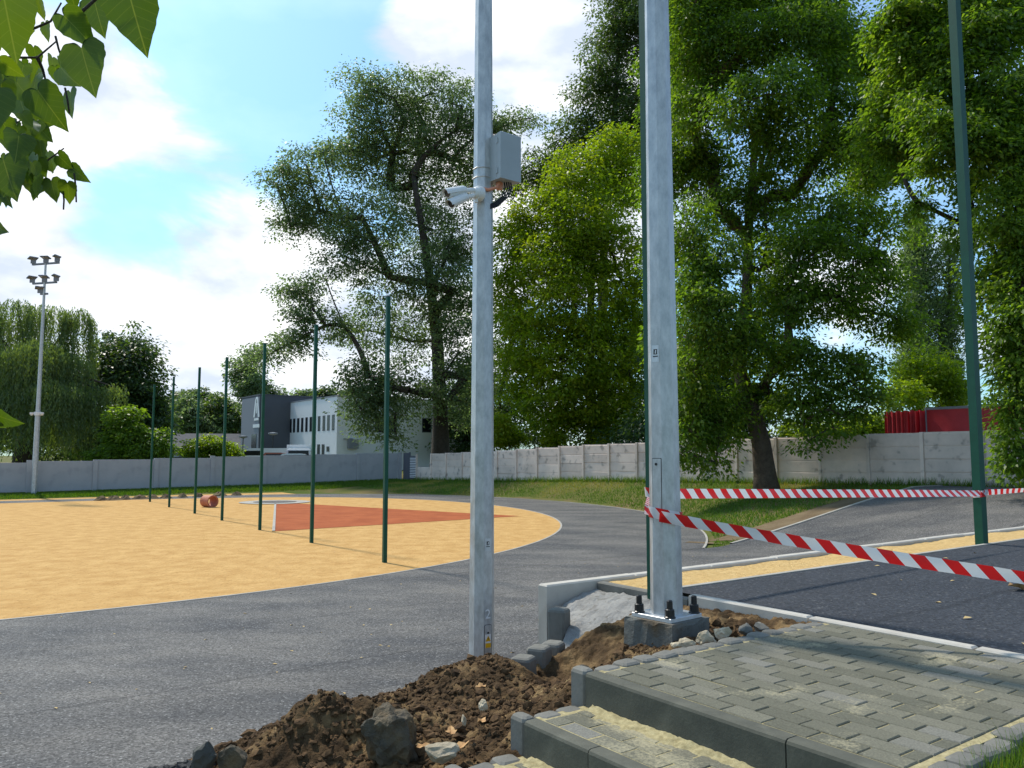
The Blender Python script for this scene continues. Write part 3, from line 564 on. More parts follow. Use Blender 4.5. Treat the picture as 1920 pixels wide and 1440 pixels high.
# ------------------------------------------------------------------ walls
wallL = tag(empty('painted_wall', W(16, 54.05, .2)), 'long grey painted boundary wall behind the sand field', 'wall')
LB = 3.436
def cbox(name, d, m, par, u, w, z, ch=0, rz=A, me=None):              # box as a child, standing on z
    o = MB().box((0, 0, d[2]/2), d, ch=ch).build(name, m, par) if me is None else link(name, me, par)
    o.location = Vector(W(u, w, z))-par.location; o.rotation_euler = (0, 0, rz); return o
for k in range(-3, 7):
    ua = 4.74+k*LB; top = 2.0+.082*(k+.5)+.01*random.uniform(-1, 1); zb = float(zleft(ua))-.25
    cbox('wall_panel', (LB-.262, .10, top-zb), M['wall_paint'], wallL, ua+LB/2, 54.06, zb, .01)
for k in range(-3, 8):
    ua = 4.74+k*LB; zb = float(zleft(ua))-.25; cbox('pier', (.26, .20, 2.0+.082*k+(.10 if k in (0, 3) else .03)-zb), M['wall_paint'], wallL, ua, 54.03, zb, .015)
wallC = tag(empty('concrete_wall', W(29.03, 30, 1)), 'weathered precast concrete panel wall under the trees', 'wall')
pan = MB().box((0, 0, .222), (.06, 1.93, .432), ch=.016).box((0, 0, .452), (.016, 1.93, .07)); pm = None; post = MB().box((0, 0, 1.0), (.13, .125, 2.15), ch=.012); pom = None
SP = 2.06
for k in range(-1, 22):
    wa = 49.76-k*SP; zb = float(zwall(wa-SP/2))-.02
    ob = post.build('wall_post', M['wall_conc'], wallC) if pom is None else link('wall_post', pom, wallC); pom = ob.data
    ob.location = Vector(W(29.03-.02, wa, zb-.18))-wallC.location; ob.rotation_euler = (0, random.gauss(0, .006), A)
    for j in range(2 if k == -1 else 4):
        ob = pan.build('wall_panel', M['wall_conc'], wallC) if pm is None else link('wall_panel', pm, wallC); pm = ob.data
        ob.location = Vector(W(29.05+random.uniform(-.008, .008), wa-SP/2, zb+.47*j))-wallC.location; ob.rotation_euler = (random.gauss(0, .003), random.gauss(0, .006), A)
gate = tag(empty('metal_gate', W(29, 53, .55)), 'dark grey gate panel with white slatted grille at the wall corner', 'gate')
cbox('gate_panel', (.06, .9, 2.0), M['bgrey'], gate, 29.0, 53.35, .55, .01)
cbox('gate_frame', (.10, .12, 2.1), M['bgrey'], gate, 28.98, 52.83, .5, .01)
for j in range(12): cbox('grille_slat', (.03, .85, .06), M['whitepaint'], gate, 28.95, 52.30, .75+j*.125)
cbox('grille_back', (.03, .90, 1.7), M['bgrey'], gate, 29.0, 52.30, .62)
# ------------------------------------------------------------------ poles
FACE = Matrix
def face_mat(n_ang, off, z):
    n = Vector((math.cos(n_ang), math.sin(n_ang), 0)); x = Vector((0, 0, 1)).cross(n); p = n*off
    return Matrix(((x.x, 0, n.x, p.x), (x.y, 0, n.y, p.y), (0, 1, 0, z), (0, 0, 0, 1)))
def slab(name, poly, t, m, par, Mx):
    b = MB().prism(poly, 0, t); b.v = [tuple(Mx @ Vector(p)) for p in b.v]; return b.build(name, m, par)
def rect(x, y, w, h, c=0):
    if not c: return [(x-w/2, y-h/2), (x+w/2, y-h/2), (x+w/2, y+h/2), (x-w/2, y+h/2)]
    out = []
    for sx, sy, a0 in ((1, -1, -90), (1, 1, 0), (-1, 1, 90), (-1, -1, 180)):
        for k in range(4): a = math.radians(a0+30*k); out.append((x+sx*(w/2-c)+c*math.cos(a), y+sy*(h/2-c)+c*math.sin(a)))
    return out
def disc(x, y, r, n=14): return [(x+r*math.cos(2*math.pi*k/n), y+r*math.sin(2*math.pi*k/n)) for k in range(n)]
def text(s, size, m, par, Mx, name='lettering'):
    cu = bpy.data.curves.new('t', 'FONT'); cu.body = s; cu.size = size; cu.align_x = 'CENTER'; cu.extrude = .0006
    o = bpy.data.objects.new('t', cu); COL.objects.link(o); dg = bpy.context.evaluated_depsgraph_get(); me = bpy.data.meshes.new_from_object(o.evaluated_get(dg)); bpy.data.objects.remove(o)
    me.transform(Mx); me.materials.clear(); me.materials.append(m); return link(name, me, par)
TAPER = .0105
def pole(loc, label, h, dia0, rot):
    t = tag(empty('lighting_pole', loc), label, 'pole', 'galvanised poles beside the steps')
    zs_ = [0, h]; b = MB(); k = 1.045
    b.tube([(0, 0, z) for z in (0, h*.25, h*.5, h*.75, h)], [k*(dia0-TAPER*z)/2 for z in (0, h*.25, h*.5, h*.75, h)], 8, phase=math.pi/8+rot)
    b.build('shaft', M['galv'], t); return t
def ap(z, dia0): return (dia0-TAPER*z)/2*1.045*math.cos(math.pi/8)
# camera pole, foot on the track level
pc = gd(903, 1240, 6.6); pc.z = 0; RC = math.radians(-12); D0 = .207
p1 = pole(pc, 'galvanised octagonal pole carrying the cameras and grey box', 9.0, D0, RC)
fa = math.radians(-57)
zd = 1.05-.28; o = slab('access_door', rect(0, 0, .062, .56, .012), .004, M['galv'], p1, face_mat(fa, ap(zd, D0)-.001, zd))
slab('door_seam', rect(0, 0, .068, .566, .013), .0015, M['black'], p1, face_mat(fa, ap(zd, D0)-.0012, zd))
slab('lock', disc(0, .22, .008), .006, M['black'], o, face_mat(fa, ap(zd, D0), zd))
st = slab('warning_sticker', rect(0, 0, .052, .105), .002, M['white'], p1, face_mat(fa, ap(.93, D0)+.003, .925))
slab('warning_triangle', [(-.024, .0), (.024, .0), (.0, .044)], .0012, M['yellow'], st, face_mat(fa, ap(.93, D0)+.0052, .925))
slab('warning_bolt', [(.002, .032), (-.006, .016), (-.001, .017), (-.004, .004), (.006, .020), (.001, .019), (.005, .032)], .0008, M['black'], st, face_mat(fa, ap(.93, D0)+.0066, .925))
slab('warning_band', rect(0, -.033, .050, .036), .0012, M['yellow'], st, face_mat(fa, ap(.93, D0)+.0052, .925))
text('2', .105, M['whitepaint'], p1, face_mat(fa, ap(1.13, D0)+.002, 1.10), 'number')
for (par, fang, z, d0) in ((p1, fa, 1.68, D0),):
    s_ = slab('maker_sticker', rect(0, 0, .05, .10), .001, M['zinc'], par, face_mat(fang, ap(z, d0)+.001, z))
    slab('maker_mark', rect(0, .012, .024, .030), .001, M['black'], s_, face_mat(fang, ap(z, d0)+.002, z)); slab('maker_mark', [(-.003, .002), (.004, .002), (.007, .022), (0, .022)], .001, M['white'], s_, face_mat(fang, ap(z, d0)+.0032, z))
    slab('maker_text', rect(0, -.014, .034, .006), .001, M['black'], s_, face_mat(fang, ap(z, d0)+.002, z))
# flood light pole on its bolted plate
pp = gp(1250, 1148, ZP+.045); pp.z = ZP+.02; R2 = math.radians(4); D2 = .196
p2 = pole(pp, 'galvanised octagonal pole on a bolted base plate beside the landing', 9.0, D2, R2)
cbx = MB().box((0, 0, .012), (.31, .31, .024), rz=A+.08, ch=.003).build('base_plate', M['zinc'], p2)
for sx in (-1, 1):
    for sy in (-1, 1):
        q = Matrix.Rotation(A+.08, 3, 'Z') @ Vector((sx*.122, sy*.122, 0))
        b = MB().tube([(q.x, q.y, .024), (q.x, q.y, .030), (q.x, q.y, .034), (q.x, q.y, .074), (q.x, q.y, .078)], [.036, .036, .030, .029, .022], 14); bo = b.build('bolt_cap', M['black'], p2)
        MB().tube([(q.x, q.y, .078), (q.x, q.y, .125), (q.x, q.y, .131)], [.019, .018, .013], 12).build('cap_tip', M['black'], bo)
fb = math.radians(-135)+R2; ztop = gd(1235, 860, 5.12).z-pp.z; zbot = gd(1235, 985, 5.12).z-pp.z; zc_ = (ztop+zbot)/2
o = slab('access_door', rect(0, 0, .060, ztop-zbot, .004), .0045, M['galv'], p2, face_mat(fb, ap(zc_, D2)-.001, zc_)); slab('door_seam', rect(0, 0, .066, ztop-zbot+.008, .005), .002, M['black'], p2, face_mat(fb, ap(zc_, D2)-.001, zc_))
slab('lock', disc(-.004, (ztop-zbot)/2-.035, .009), .006, M['black'], o, face_mat(fb, ap(zc_, D2), zc_))
z = gd(1229, 663, 5.12).z-pp.z
s_ = slab('maker_sticker', rect(0, 0, .05, .11), .001, M['zinc'], p2, face_mat(fb, ap(z, D2)+.001, z)); slab('maker_mark', rect(0, .012, .026, .034), .001, M['black'], s_, face_mat(fb, ap(z, D2)+.0022, z)); slab('maker_mark', [(-.003, .0), (.005, .0), (.008, .024), (0, .024)], .001, M['white'], s_, face_mat(fb, ap(z, D2)+.0034, z)); slab('maker_text', rect(0, -.018, .036, .007), .001, M['black'], s_, face_mat(fb, ap(z, D2)+.0022, z))
fnd = MB(); q = .19; zt = ZP+.018
nn = 8; rows = []
for zz, s in ((-.45, 1.03), (-.02, 1.0), (0, .97)):
    rows.append([(q*s*(-1+2*i/nn), -q*s, zz) for i in range(nn)]+[(q*s, q*s*(-1+2*i/nn), zz) for i in range(nn)]+[(q*s*(1-2*i/nn), q*s, zz) for i in range(nn)]+[(-q*s, q*s*(1-2*i/nn), zz) for i in range(nn)])
vs = [(a+random.gauss(0, .004), b2+random.gauss(0, .004), c2+(random.gauss(0, .006) if c2 < 0 else 0)) for r in rows for a, b2, c2 in r]; n = nn*4
fnd.add(vs, [(r*n+k, r*n+(k+1) % n, r*n+n+(k+1) % n, r*n+n+k) for r in range(2) for k in range(n)]+[tuple(range(2*n, 3*n))])
fo = fnd.build('pole_foundation', M['foundation'], None, loc=(pp.x, pp.y, zt)); fo.rotation_euler = (0, 0, A+.08); tag(fo, 'rough concrete foundation block under the bolted pole', 'foundation')
# control box
bc = gd(943, 301, 6.58); cb = tag(empty('control_box', (bc.x, bc.y, bc.z-.2)), 'grey control box strapped high on the camera pole', 'control box')
BR = math.radians(38)
def inbox(name, c, d, m, ch=0): return MB().box(c, d, rz=0, ch=ch).build(name, m, cb, rz=BR)
inbox('housing', (0, .02, .2), (.21, .15, .39), M['boxgrey'], .008)
dr = MB().box((0, -.085, .2), (.215, .05, .40), ch=.008).build('door', M['boxgrey'], cb, rz=BR)
for zz in (.07, .33): MB().box((-.108, -.062, zz), (.012, .022, .045)).build('hinge', M['boxgrey'], cb, rz=BR)
for zz in (.10, .26): MB().box((.109, -.055, zz), (.012, .02, .035)).build('latch', M['black'], cb, rz=BR)
MB().tube([(-.03, .0, .01), (-.03, 0, -.05)], .03, 10).build('conduit', M['pink'], cb)
for k in range(4):
    x = .01+.018*k; pts = [(x, -.01, .02), (x+.01, -.02, -.05), (x-.02, -.02, -.12), (x-.08-.01*k, -.01, -.17-.01*k), (pc.x-bc.x+.06, pc.y-bc.y-.05, -.19-.012*k)]
    MB().tube(pts, .0065, 6).build('cable', M['black'], cb)
MB().tube([(-.02, -.02, .02), (-.05, -.05, -.05), (pc.x-bc.x+.05, pc.y-bc.y-.085, -.075), (pc.x-bc.x-.01, pc.y-bc.y-.10, -.07)], .014, 8).build('conduit', M['pink'], cb)
for zz in (.045, .125):
    za = bc.z-.2+zz; r_ = ap(za, D0)/math.cos(math.pi/8)+.004
    pts = [(pc.x-bc.x+r_*math.cos(math.pi/8+RC+k*math.pi/4), pc.y-bc.y+r_*math.sin(math.pi/8+RC+k*math.pi/4), zz) for k in range(9)]
    MB().tube(pts, .005, 5, cap=False).build('strap', M['zinc'], cb)
    MB().box(((pc.x-bc.x)*.42, (pc.y-bc.y)*.5, zz), (.14, .03, .03)).build('bracket', M['zinc'], cb)
# twin security cameras
cc = gd(893, 362, 6.47); cams = tag(empty('security_camera', cc), 'pair of white bullet security cameras on a round mount on the pole', 'camera'); V = Vector
ax = V((-.78, -.62, 0)).normalized()
MB().tube([(0, 0, 0), tuple(ax*-.05)], .062, 20).build('mount', M['white'], cams, smooth=False); MB().tube([tuple(ax*.0), tuple(ax*.022), tuple(ax*.035)], [.055, .045, .02], 18).build('mount_cap', M['white'], cams)
MB().tube([(.0, -.01, -.06), (.0, -.01, -.085)], .014, 10).build('cable_gland', M['white'], cams)
for (a0, a1, a2) in [((884, 357, 6.42), (872, 357, 6.38), (839, 362.5, 6.26)), ((884, 368, 6.42), (874, 369, 6.38), (846, 382, 6.26))]:
    q0, q1, q2 = [gd(*q)-cc for q in (a0, a1, a2)]; d = (q2-q1).normalized()
    MB().tube([tuple(q0-d*.03), tuple(q0), tuple(q1)], [.018, .022, .018], 10).build('arm', M['white'], cams)
    bo = MB().tube([tuple(q1-d*.012), tuple(q1), tuple(q1+d*.05), tuple(q2)], [.022, .034, .036, .036], 16).build('camera_body', M['white'], cams, smooth=False)
    MB().tube([tuple(q2-d*.01), tuple(q2+d*.004)], .031, 16).build('lens', M['black'], bo)
    up = V((0, 0, 1)); up = (up-d*up.dot(d)).normalized(); sd = d.cross(up)
    vs = []; n = 9
    for t in (q1+d*.02, q2+d*.03):
        for rr in (.040, .0425):
            for k in range(n): a = math.radians(-10+200*k/(n-1)); vs.append(tuple(t+(sd*math.cos(a)+up*math.sin(a))*rr))
    fs = [(k, k+1, 2*n+k+1, 2*n+k) for k in range(n-1)]+[(n+k, 3*n+k, 3*n+k+1, n+k+1) for k in range(n-1)]+[(2*n+k, 2*n+k+1, 3*n+k+1, 3*n+k) for k in range(n-1)]
    MB().add(vs, fs).build('sunshield', M['white'], bo)
# green fence posts
def gpost(p, h, s, rz, label, group):
    t = tag(empty('green_post', p, rz), label, 'post', group)
    MB().box((0, 0, h/2), (s, s, h)).build('post_tube', M['green'], t); MB().box((0, 0, h+.006), (s+.006, s+.006, .012), ch=.004).build('cap', M['black'], t); return t
ords = ['nearest and tallest looking', 'second nearest', 'third nearest', 'fourth', 'fifth', 'sixth', 'farthest']
for k, (px, py) in enumerate([(721, 1055), (584, 1018), (487, 994), (416, 976), (365, 963), (317, 951), (281, 941)]):
    p = gp(px, py, 0); gpost((p.x, p.y, -.02), 6.05, .085, A+random.uniform(-.05, .05), '%s green post in the row across the sand' % ords[k], 'green posts standing on the sand')
g1 = gp(1231, 1112, ZP-.02); gpost((g1.x, g1.y, ZP-.1), 7.4, .10, A, 'green post mostly hidden behind the bolted galvanised pole', 'green posts beside the asphalt path')
g2 = gp(1841, 1022, ZP-.02); gpost((g2.x, g2.y, ZP-.1), 7.4, .10, A-.12, 'green square post with striped tape tied round it at right', 'green posts beside the asphalt path')
# ------------------------------------------------------------------ barrier tape
def tape_mesh(name, pts, wd, tw, m, par=None, fold=0.0):
    n = len(pts); pts = [Vector(p) for p in pts]; vs = []; uvs = []; s = 0
    for i, p in enumerate(pts):
        t = (pts[min(i+1, n-1)]-pts[max(i-1, 0)]).normalized()
        if i: s += (pts[i]-pts[i-1]).length
        a = tw[i] if hasattr(tw, '__len__') else tw
        up = Vector((0, 0, 1)); up = (up-t*up.dot(t)).normalized(); sd = t.cross(up); d = up*math.cos(a)+sd*math.sin(a); nn_ = t.cross(d)
        for q in range(5):
            f = q/4-.5; vs.append(tuple(p+d*f*wd+nn_*fold*math.cos(f*math.pi)*math.sin(s*5+1))); uvs.append((s, q/4))
    me = bpy.data.meshes.new(name); fs = [(i*5+q, (i+1)*5+q, (i+1)*5+q+1, i*5+q+1) for i in range(n-1) for q in range(4)]
    me.from_pydata(vs, [], fs); uvl = me.uv_layers.new(name='UVMap')
    for lp in me.loops: uvl.data[lp.index].uv = uvs[lp.vertex_index]
    me.polygons.foreach_set('use_smooth', [True]*len(fs)); me.materials.append(m); me.update(); return link(name, me, par)
def catenary(a, b_, sag, n):
    a, b_ = Vector(a), Vector(b_); return [a.lerp(b_, i/n)+Vector((0, 0, -4*sag*(i/n)*(1-i/n))) for i in range(n+1)]
ta = gd(1219, 925, g1.y-.02); ta = Vector((g1.x+.0, g1.y-.075, ta.z)); tb = Vector((g2.x-.03, g2.y-.085, gd(1840, 925, g2.y-.08).z))
n = 60; t1 = tag(empty('barrier_tape', ta), 'far red and white barrier tape running level to the right green post', 'tape', 'red and white barrier tapes')
o = tape_mesh('ribbon', [p-ta for p in catenary(ta, tb, .0, n)], .078, [-.1-.35*(i/n)**2+.1*math.sin(i*.2)+.07*math.sin(i*1.7) for i in range(n+1)], M['tape'], t1, .004)
o = tape_mesh('ribbon', [p-ta for p in catenary(tb+Vector((.03, 0, .01)), Vector((g2.x+4.46, g2.y+3.24, tb.z+.16)), .05, n)], .072, [.3+.6*math.sin(i*.06) for i in range(n+1)], M['tape'], t1, .004)
def wrap(par, c, r, z, wd, tilt, N_=16, ph=0):
    pts = [Vector((c[0]+r*math.cos(ph+2*math.pi*k/N_), c[1]+r*math.sin(ph+2*math.pi*k/N_), z+tilt*math.cos(2*math.pi*k/N_)))-par.location for k in range(N_+1)]
    return tape_mesh('tape_wrap', pts, wd, .1, M['tape'], par)
wrap(t1, (g2.x, g2.y), .078, tb.z-.005, .075, .012); wrap(t1, (g1.x, g1.y), .078, ta.z, .075, -.01)
na = Vector((pp.x-.055, pp.y-.105, gd(1240, 968, pp.y-.1).z)); nb = gd(1920, 1078, 4.35); nb = na+(nb-na)*1.35
t2 = tag(empty('barrier_tape', na), 'near red and white barrier tape sloping down from the bolted pole to the right edge', 'tape', 'red and white barrier tapes')
n = 70
tape_mesh('ribbon', [p-na for p in catenary(na, nb, .02, n)], .074, [.25+.14*math.sin(i*.13)+.06*math.sin(i*.9) for i in range(n+1)], M['tape'], t2, .006)
wrap(t2, (pp.x, pp.y), .108, na.z+.004, .07, -.02)
tape_mesh('tape_end', [Vector((g1.x-.05, g1.y-.06, ta.z-.03))-na, Vector((pp.x-.09, pp.y+.12, (ta.z+na.z)/2))-na, Vector((pp.x-.11, pp.y-.0, na.z))-na], .045, 1.2, M['tape'], t2)
# ------------------------------------------------------------------ floodlight mast on the far side
mp_ = gp(63, 928, .12); mt = tag(empty('floodlight_mast', mp_), 'tall floodlight mast with seven lamps by the grey wall', 'floodlight mast')
hm = gd(88, 485, mp_.y).z-mp_.z
MB().tube([(0, 0, -.1), (0, 0, 4.6), (0, 0, 4.6), (0, 0, hm)], [.165, .135, .12, .055], 10).build('shaft', M['galv'], mt)
MB().box((0, 0, .02), (.5, .5, .04)).build('base_plate', M['zinc'], mt)
MB().tube([(0, 0, 4.55), (0, 0, 4.75)], .20, 12).build('collar', M['white'], mt)
for sx in (-.3, .3): MB().tube([(sx, -.1, 4.72), (sx, -.1, 4.62), (sx, -.1, 4.54)], [.1, .1, .04], 10).build('dome_camera', M['white'], mt)
def lampset(z, xs, bar):
    MB().box((0, 0, z), (bar, .1, .1), rz=-.25).build('crossarm', M['lampgrey'], mt)
    for x, ry in xs:
        c_, s_ = math.cos(-.25), math.sin(-.25); b = MB(); Mx = Matrix.Translation((x*c_, x*s_-.12, z+.35)) @ Matrix.Rotation(ry, 4, 'Z') @ Matrix.Rotation(-.25, 4, 'X')
        b.box((0, 0, 0), (.48, .38, .07), M=Mx, ch=.02); lo = b.build('floodlight', M['lampgrey'], mt)
        MB().box((0, -.0, -.046), (.42, .32, .012), M=Mx).build('lens', M['lamp_glass'], lo)
        MB().box((x*c_, x*s_-.06, z+.18), (.30, .05, .26)).build('yoke', M['lampgrey'], lo)
lampset(hm-.3, [(-.85, .9), (.05, -.1), (.85, -.8)], 1.9); lampset(hm-1.45, [(-.85, .9), (0.02, 0), (.85, -.8)], 1.7); lampset(hm-2.1, [(-.25, .6)], .5)
# ------------------------------------------------------------------ pipe, soil heaps on the sand
pq = gp(392, 951, 0); t = tag(empty('terracotta_pipe', (pq.x, pq.y, .27), math.radians(-38)), 'short terracotta coloured pipe lying on the sand', 'pipe')
n = 24; vs = []
for (x, r) in ((-.34, .27), (.30, .27), (.30, .225), (-.34, .225)): vs += [(x, r*math.cos(2*math.pi*k/n), r*math.sin(2*math.pi*k/n)) for k in range(n)]
MB().add(vs, [((r % 4)*n+k, ((r+1) % 4)*n+k, ((r+1) % 4)*n+(k+1) % n, (r % 4)*n+(k+1) % n) for r in range(4) for k in range(n)]).build('pipe_wall', M['terra'], t)
vs = []
for (x, r) in ((.22, .285), (.31, .285), (.31, .268), (.22, .268)): vs += [(x, r*math.cos(2*math.pi*k/n), r*math.sin(2*math.pi*k/n)) for k in range(n)]
MB().add(vs, [((r % 4)*n+k, ((r+1) % 4)*n+k, ((r+1) % 4)*n+(k+1) % n, (r % 4)*n+(k+1) % n) for r in range(4) for k in range(n)]).build('socket_rim', M['terra'], t)
for k, (px, py) in enumerate([(190, 938.5), (213, 938), (235, 937), (262, 936), (286, 935.5), (311, 934.5), (342, 933), (372, 932), (411, 930), (444, 929)]):
    p = gp(px, py, 0); r0 = random.uniform(.3, .5); b = MB(); n = 14; rows = [(1, 0), (.8, .25), (.5, .7), (.2, .95)]
    vs = [(p.x+r0*rr*math.cos(6.283*j/n)*random.uniform(.85, 1.15), p.y+r0*rr*math.sin(6.283*j/n)*random.uniform(.85, 1.15), hh*.24*random.uniform(.8, 1.2)) for rr, hh in rows for j in range(n)]+[(p.x, p.y, .24)]
    fs = [(r*n+j, r*n+(j+1) % n, r*n+n+(j+1) % n, r*n+n+j) for r in range(3) for j in range(n)]+[(3*n+j, 3*n+(j+1) % n, 4*n) for j in range(n)]
    tag(b.add(vs, fs).build('soil_heap', M['dirt'], None), 'small brown soil heap on the far edge of the sand, %s from the left' % ['first', 'second', 'third', 'fourth', 'fifth', 'sixth', 'seventh', 'eighth', 'ninth', 'tenth'][k], 'soil heap', 'small soil heaps along the far track')
# ------------------------------------------------------------------ building, vehicles and houses behind the wall
def onu(px, py, u0): d = ray(px, py); k = u0/(d[0]*CA+d[1]*SA); p = Vector((d[0]*k, d[1]*k, CZ+d[2]*k)); return UW(p)[1], p.z
def onw(px, py, w0): d = ray(px, py); k = w0/(-d[0]*SA+d[1]*CA); p = Vector((d[0]*k, d[1]*k, CZ+d[2]*k)); return UW(p)[0], p.z
UB, WB = 31.2, 71.2; HT = onu(633, 743, UB)[1]; WE = onu(545, 756, UB)[0]
bd = tag(empty('office_building', W(UB, WB, .9)), 'white two storey office building with dark grey entrance block', 'building')
def bbox(name, ua, ub, wa, wb, za, zb, m, par=None):
    o = MB().box((0, 0, 0), (ub-ua, wb-wa, zb-za)).build(name, m, par or bd); c = Vector(W((ua+ub)/2, (wa+wb)/2, (za+zb)/2))
    o.location = c-bd.location if (par is None or par is bd) else c-par.location-bd.location; o.rotation_euler = (0, 0, A if (par is None or par is bd) else 0); return o
bbox('wall', UB, UB+18, WB, WE+1, .5, HT, M['bwhite']); bbox('parapet', UB-.04, UB+18.04, WB-.04, WE+1, HT, HT+.12, M['bmid'])
dk = bbox('entrance_block', UB-3.3, UB+6, WE, WE+6, .5, HT+.7, M['bgrey']); bbox('entrance_front', UB-3.36, UB-3.302, WE+.05, WE+5.9, .5, HT+.55, M['bmid'])
bbox('parapet', UB-3.36, UB+6.05, WE-.05, WE+6.05, HT+.7, HT+.82, M['bgrey'])
bbox('entrance_door', UB-3.40, UB-3.37, WE+.7, WE+2.2, .9, 4.6, M['glassdark'])
def win(wa, wb, za, zb, face):
    if face == 'u':
        f = bbox('window', UB-.015, UB+.05, wa, wb, za, zb, M['bgrey']); bbox('pane', UB-.022, UB-.017, wa+.06, wb-.06, za+.06, zb-.06, M['glassdark'])
    else:
        f = bbox('window', wa, wb, WB-.015, WB+.05, za, zb, M['bgrey']); bbox('pane', wa+.08, wb-.08, WB-.022, WB-.017, za+.08, zb-.08, M['glassdark'])
for px in (625, 616, 607.5, 598.5, 590.5, 583, 575, 567, 559.5, 552, 545.5):
    wc, zt_ = onu(px, 782, UB); zb_ = onu(px, 810, UB)[1]; win(wc-.32, wc+.32, 4.75, 6.25, 'u')
for px, h0, h1 in ((615, 837, 847), (606, 833, 853), (597.5, 833, 853)):
    wc, zt_ = onu(px, h0, UB); win(wc-.35, wc+.35, onu(px, h1, UB)[1], zt_, 'u')
for px in (712, 735, 800, 838):
    uc = onw(px, 800, WB)[0]; win(uc-.55, uc+.55, onw(px, 811, WB)[1], onw(px, 784, WB)[1], 'w')
bbox('wall_unit', onw(660, 835, WB)[0]-.5, onw(660, 835, WB)[0]+.5, WB-.4, WB-.02, 3.0, 3.9, M['bmid']); bbox('pipe_run', onw(643, 832, WB)[0], onw(660, 832, WB)[0], WB-.2, WB-.1, 3.85, 3.97, M['bmid'])
wc, zc2 = onu(481, 768, UB-3.4)                                     # emblem on the entrance block
lg = MB(); Mx = Matrix(((0, 0, -1, 0), (-1, 0, 0, 0), (0, 1, 0, 0), (0, 0, 0, 1)))
for poly in ([(-.95, -1.0), (-.5, -1.0), (-.1, .9), (-.45, .9)], [(.95, -1.0), (.5, -1.0), (.1, .9), (.45, .9)], [(-.45, .9), (.45, .9), (.2, 1.15), (-.2, 1.15)], [(-.12, -.6), (.12, -.6), (.12, .5), (-.12, .5)], [(-.7, -1.35), (.7, -1.35), (.7, -1.1), (-.7, -1.1)], [(-1.0, -2.1), (1.0, -2.1), (1.0, -1.75), (-1.0, -1.75)]):
    b2 = MB().prism(poly, 0, .04); lg.add([Mx @ Vector(p) for p in b2.v], b2.f)
o = lg.build('emblem', M['whitepaint'], bd); o.location = Vector(W(UB-3.37, wc, zc2+.2))-bd.location; o.rotation_euler = (0, 0, A)
def vehicle(name, label, cat_, px, d, z, L_, Wd, H, m, rz, kind):
    p = gd(px, 850, d); t = tag(empty(name, (p.x, p.y, z), rz), label, cat_, 'vehicles parked behind the grey wall')
    if kind == 'van': prof = [(-L_/2, .35), (L_/2, .35), (L_/2, 1.0), (L_/2-.35, 1.15), (L_/2-1.1, H-.15), (L_/2-1.5, H), (-L_/2+.1, H), (-L_/2, H-.15)]
    elif kind == 'car': prof = [(-L_/2, .3), (L_/2, .3), (L_/2, .75), (L_/2-.9, .95), (L_/2-1.7, H-.05), (L_/2-2.1, H), (-L_/2+1.0, H), (-L_/2+.3, 1.0), (-L_/2, .85)]
    else: prof = [(-L_/2, .7), (L_/2, .7), (L_/2, H), (-L_/2, H)]
    b = MB(); n = len(prof); b.add([(x, y, zz) for y in (-Wd/2, Wd/2) for x, zz in prof], [tuple(range(n)), tuple(reversed(range(n, 2*n)))]+[(k, n+k, n+(k+1) % n, (k+1) % n) for k in range(n)]); bo = b.build('body', m, t)
    if kind == 'box':
        MB().box((L_/2+.75, 0, 1.2), (1.4, Wd*.95, 1.7), ch=.15).build('cab', m, t); MB().box((L_/2+1.455, 0, 1.55), (.02, Wd*.8, .6)).build('windscreen', M['glassdark'], t)
    else:
        for s in (-1, 1): MB().box((L_/2-1.75 if kind == 'van' else -.1, s*(Wd/2+.003), H-.42 if kind == 'van' else H-.28), (1.5 if kind == 'van' else L_*.45, .012, .4 if kind == 'van' else .32)).build('side_window', M['glassdark'], bo)
        x0, z0, x1, z1 = (L_/2-.42, 1.2, L_/2-1.06, H-.2) if kind == 'van' else (L_/2-.95, .98, L_/2-1.66, H-.08)
        MB().add([(x0+.02, -Wd*.42, z0+.01), (x0+.02, Wd*.42, z0+.01), (x1+.02, Wd*.42, z1+.01), (x1+.02, -Wd*.42, z1+.01)], [(0, 1, 2, 3)]).build('windscreen', M['glassdark'], bo)
    for x in (-L_*.31, L_*.31):
        for s in (-1, 1): MB().tube([(x, s*Wd/2-.1*s, .33), (x, s*Wd/2+.02*s, .33)], .33, 14).build('wheel', M['rubber'], t)
vehicle('delivery_van', 'white delivery van behind the grey wall in front of the dark block', 'van', 500, 70, .93, 5.2, 1.95, 2.05, M['carwhite'], 3.0, 'van')
vehicle('parked_car', 'brown red car roof between the white van and silver car', 'car', 526, 64.5, .97, 4.2, 1.75, 1.62, M['carred'], .2, 'car')
vehicle('box_truck', 'white box truck in front of the white office building', 'truck', 562, 68, .9, 2.6, 2.0, 2.35, M['carwhite'], -1.35, 'box')
vehicle('parked_car', 'silver car roof right of the brown red car', 'car', 561, 62.5, .95, 4.3, 1.75, 1.56, M['carsilver'], .2, 'car')
vehicle('parked_car', 'white car behind the wall left of the round bush', 'car', 335, 64, .85, 4.3, 1.75, 1.5, M['carwhite'], .5, 'car')
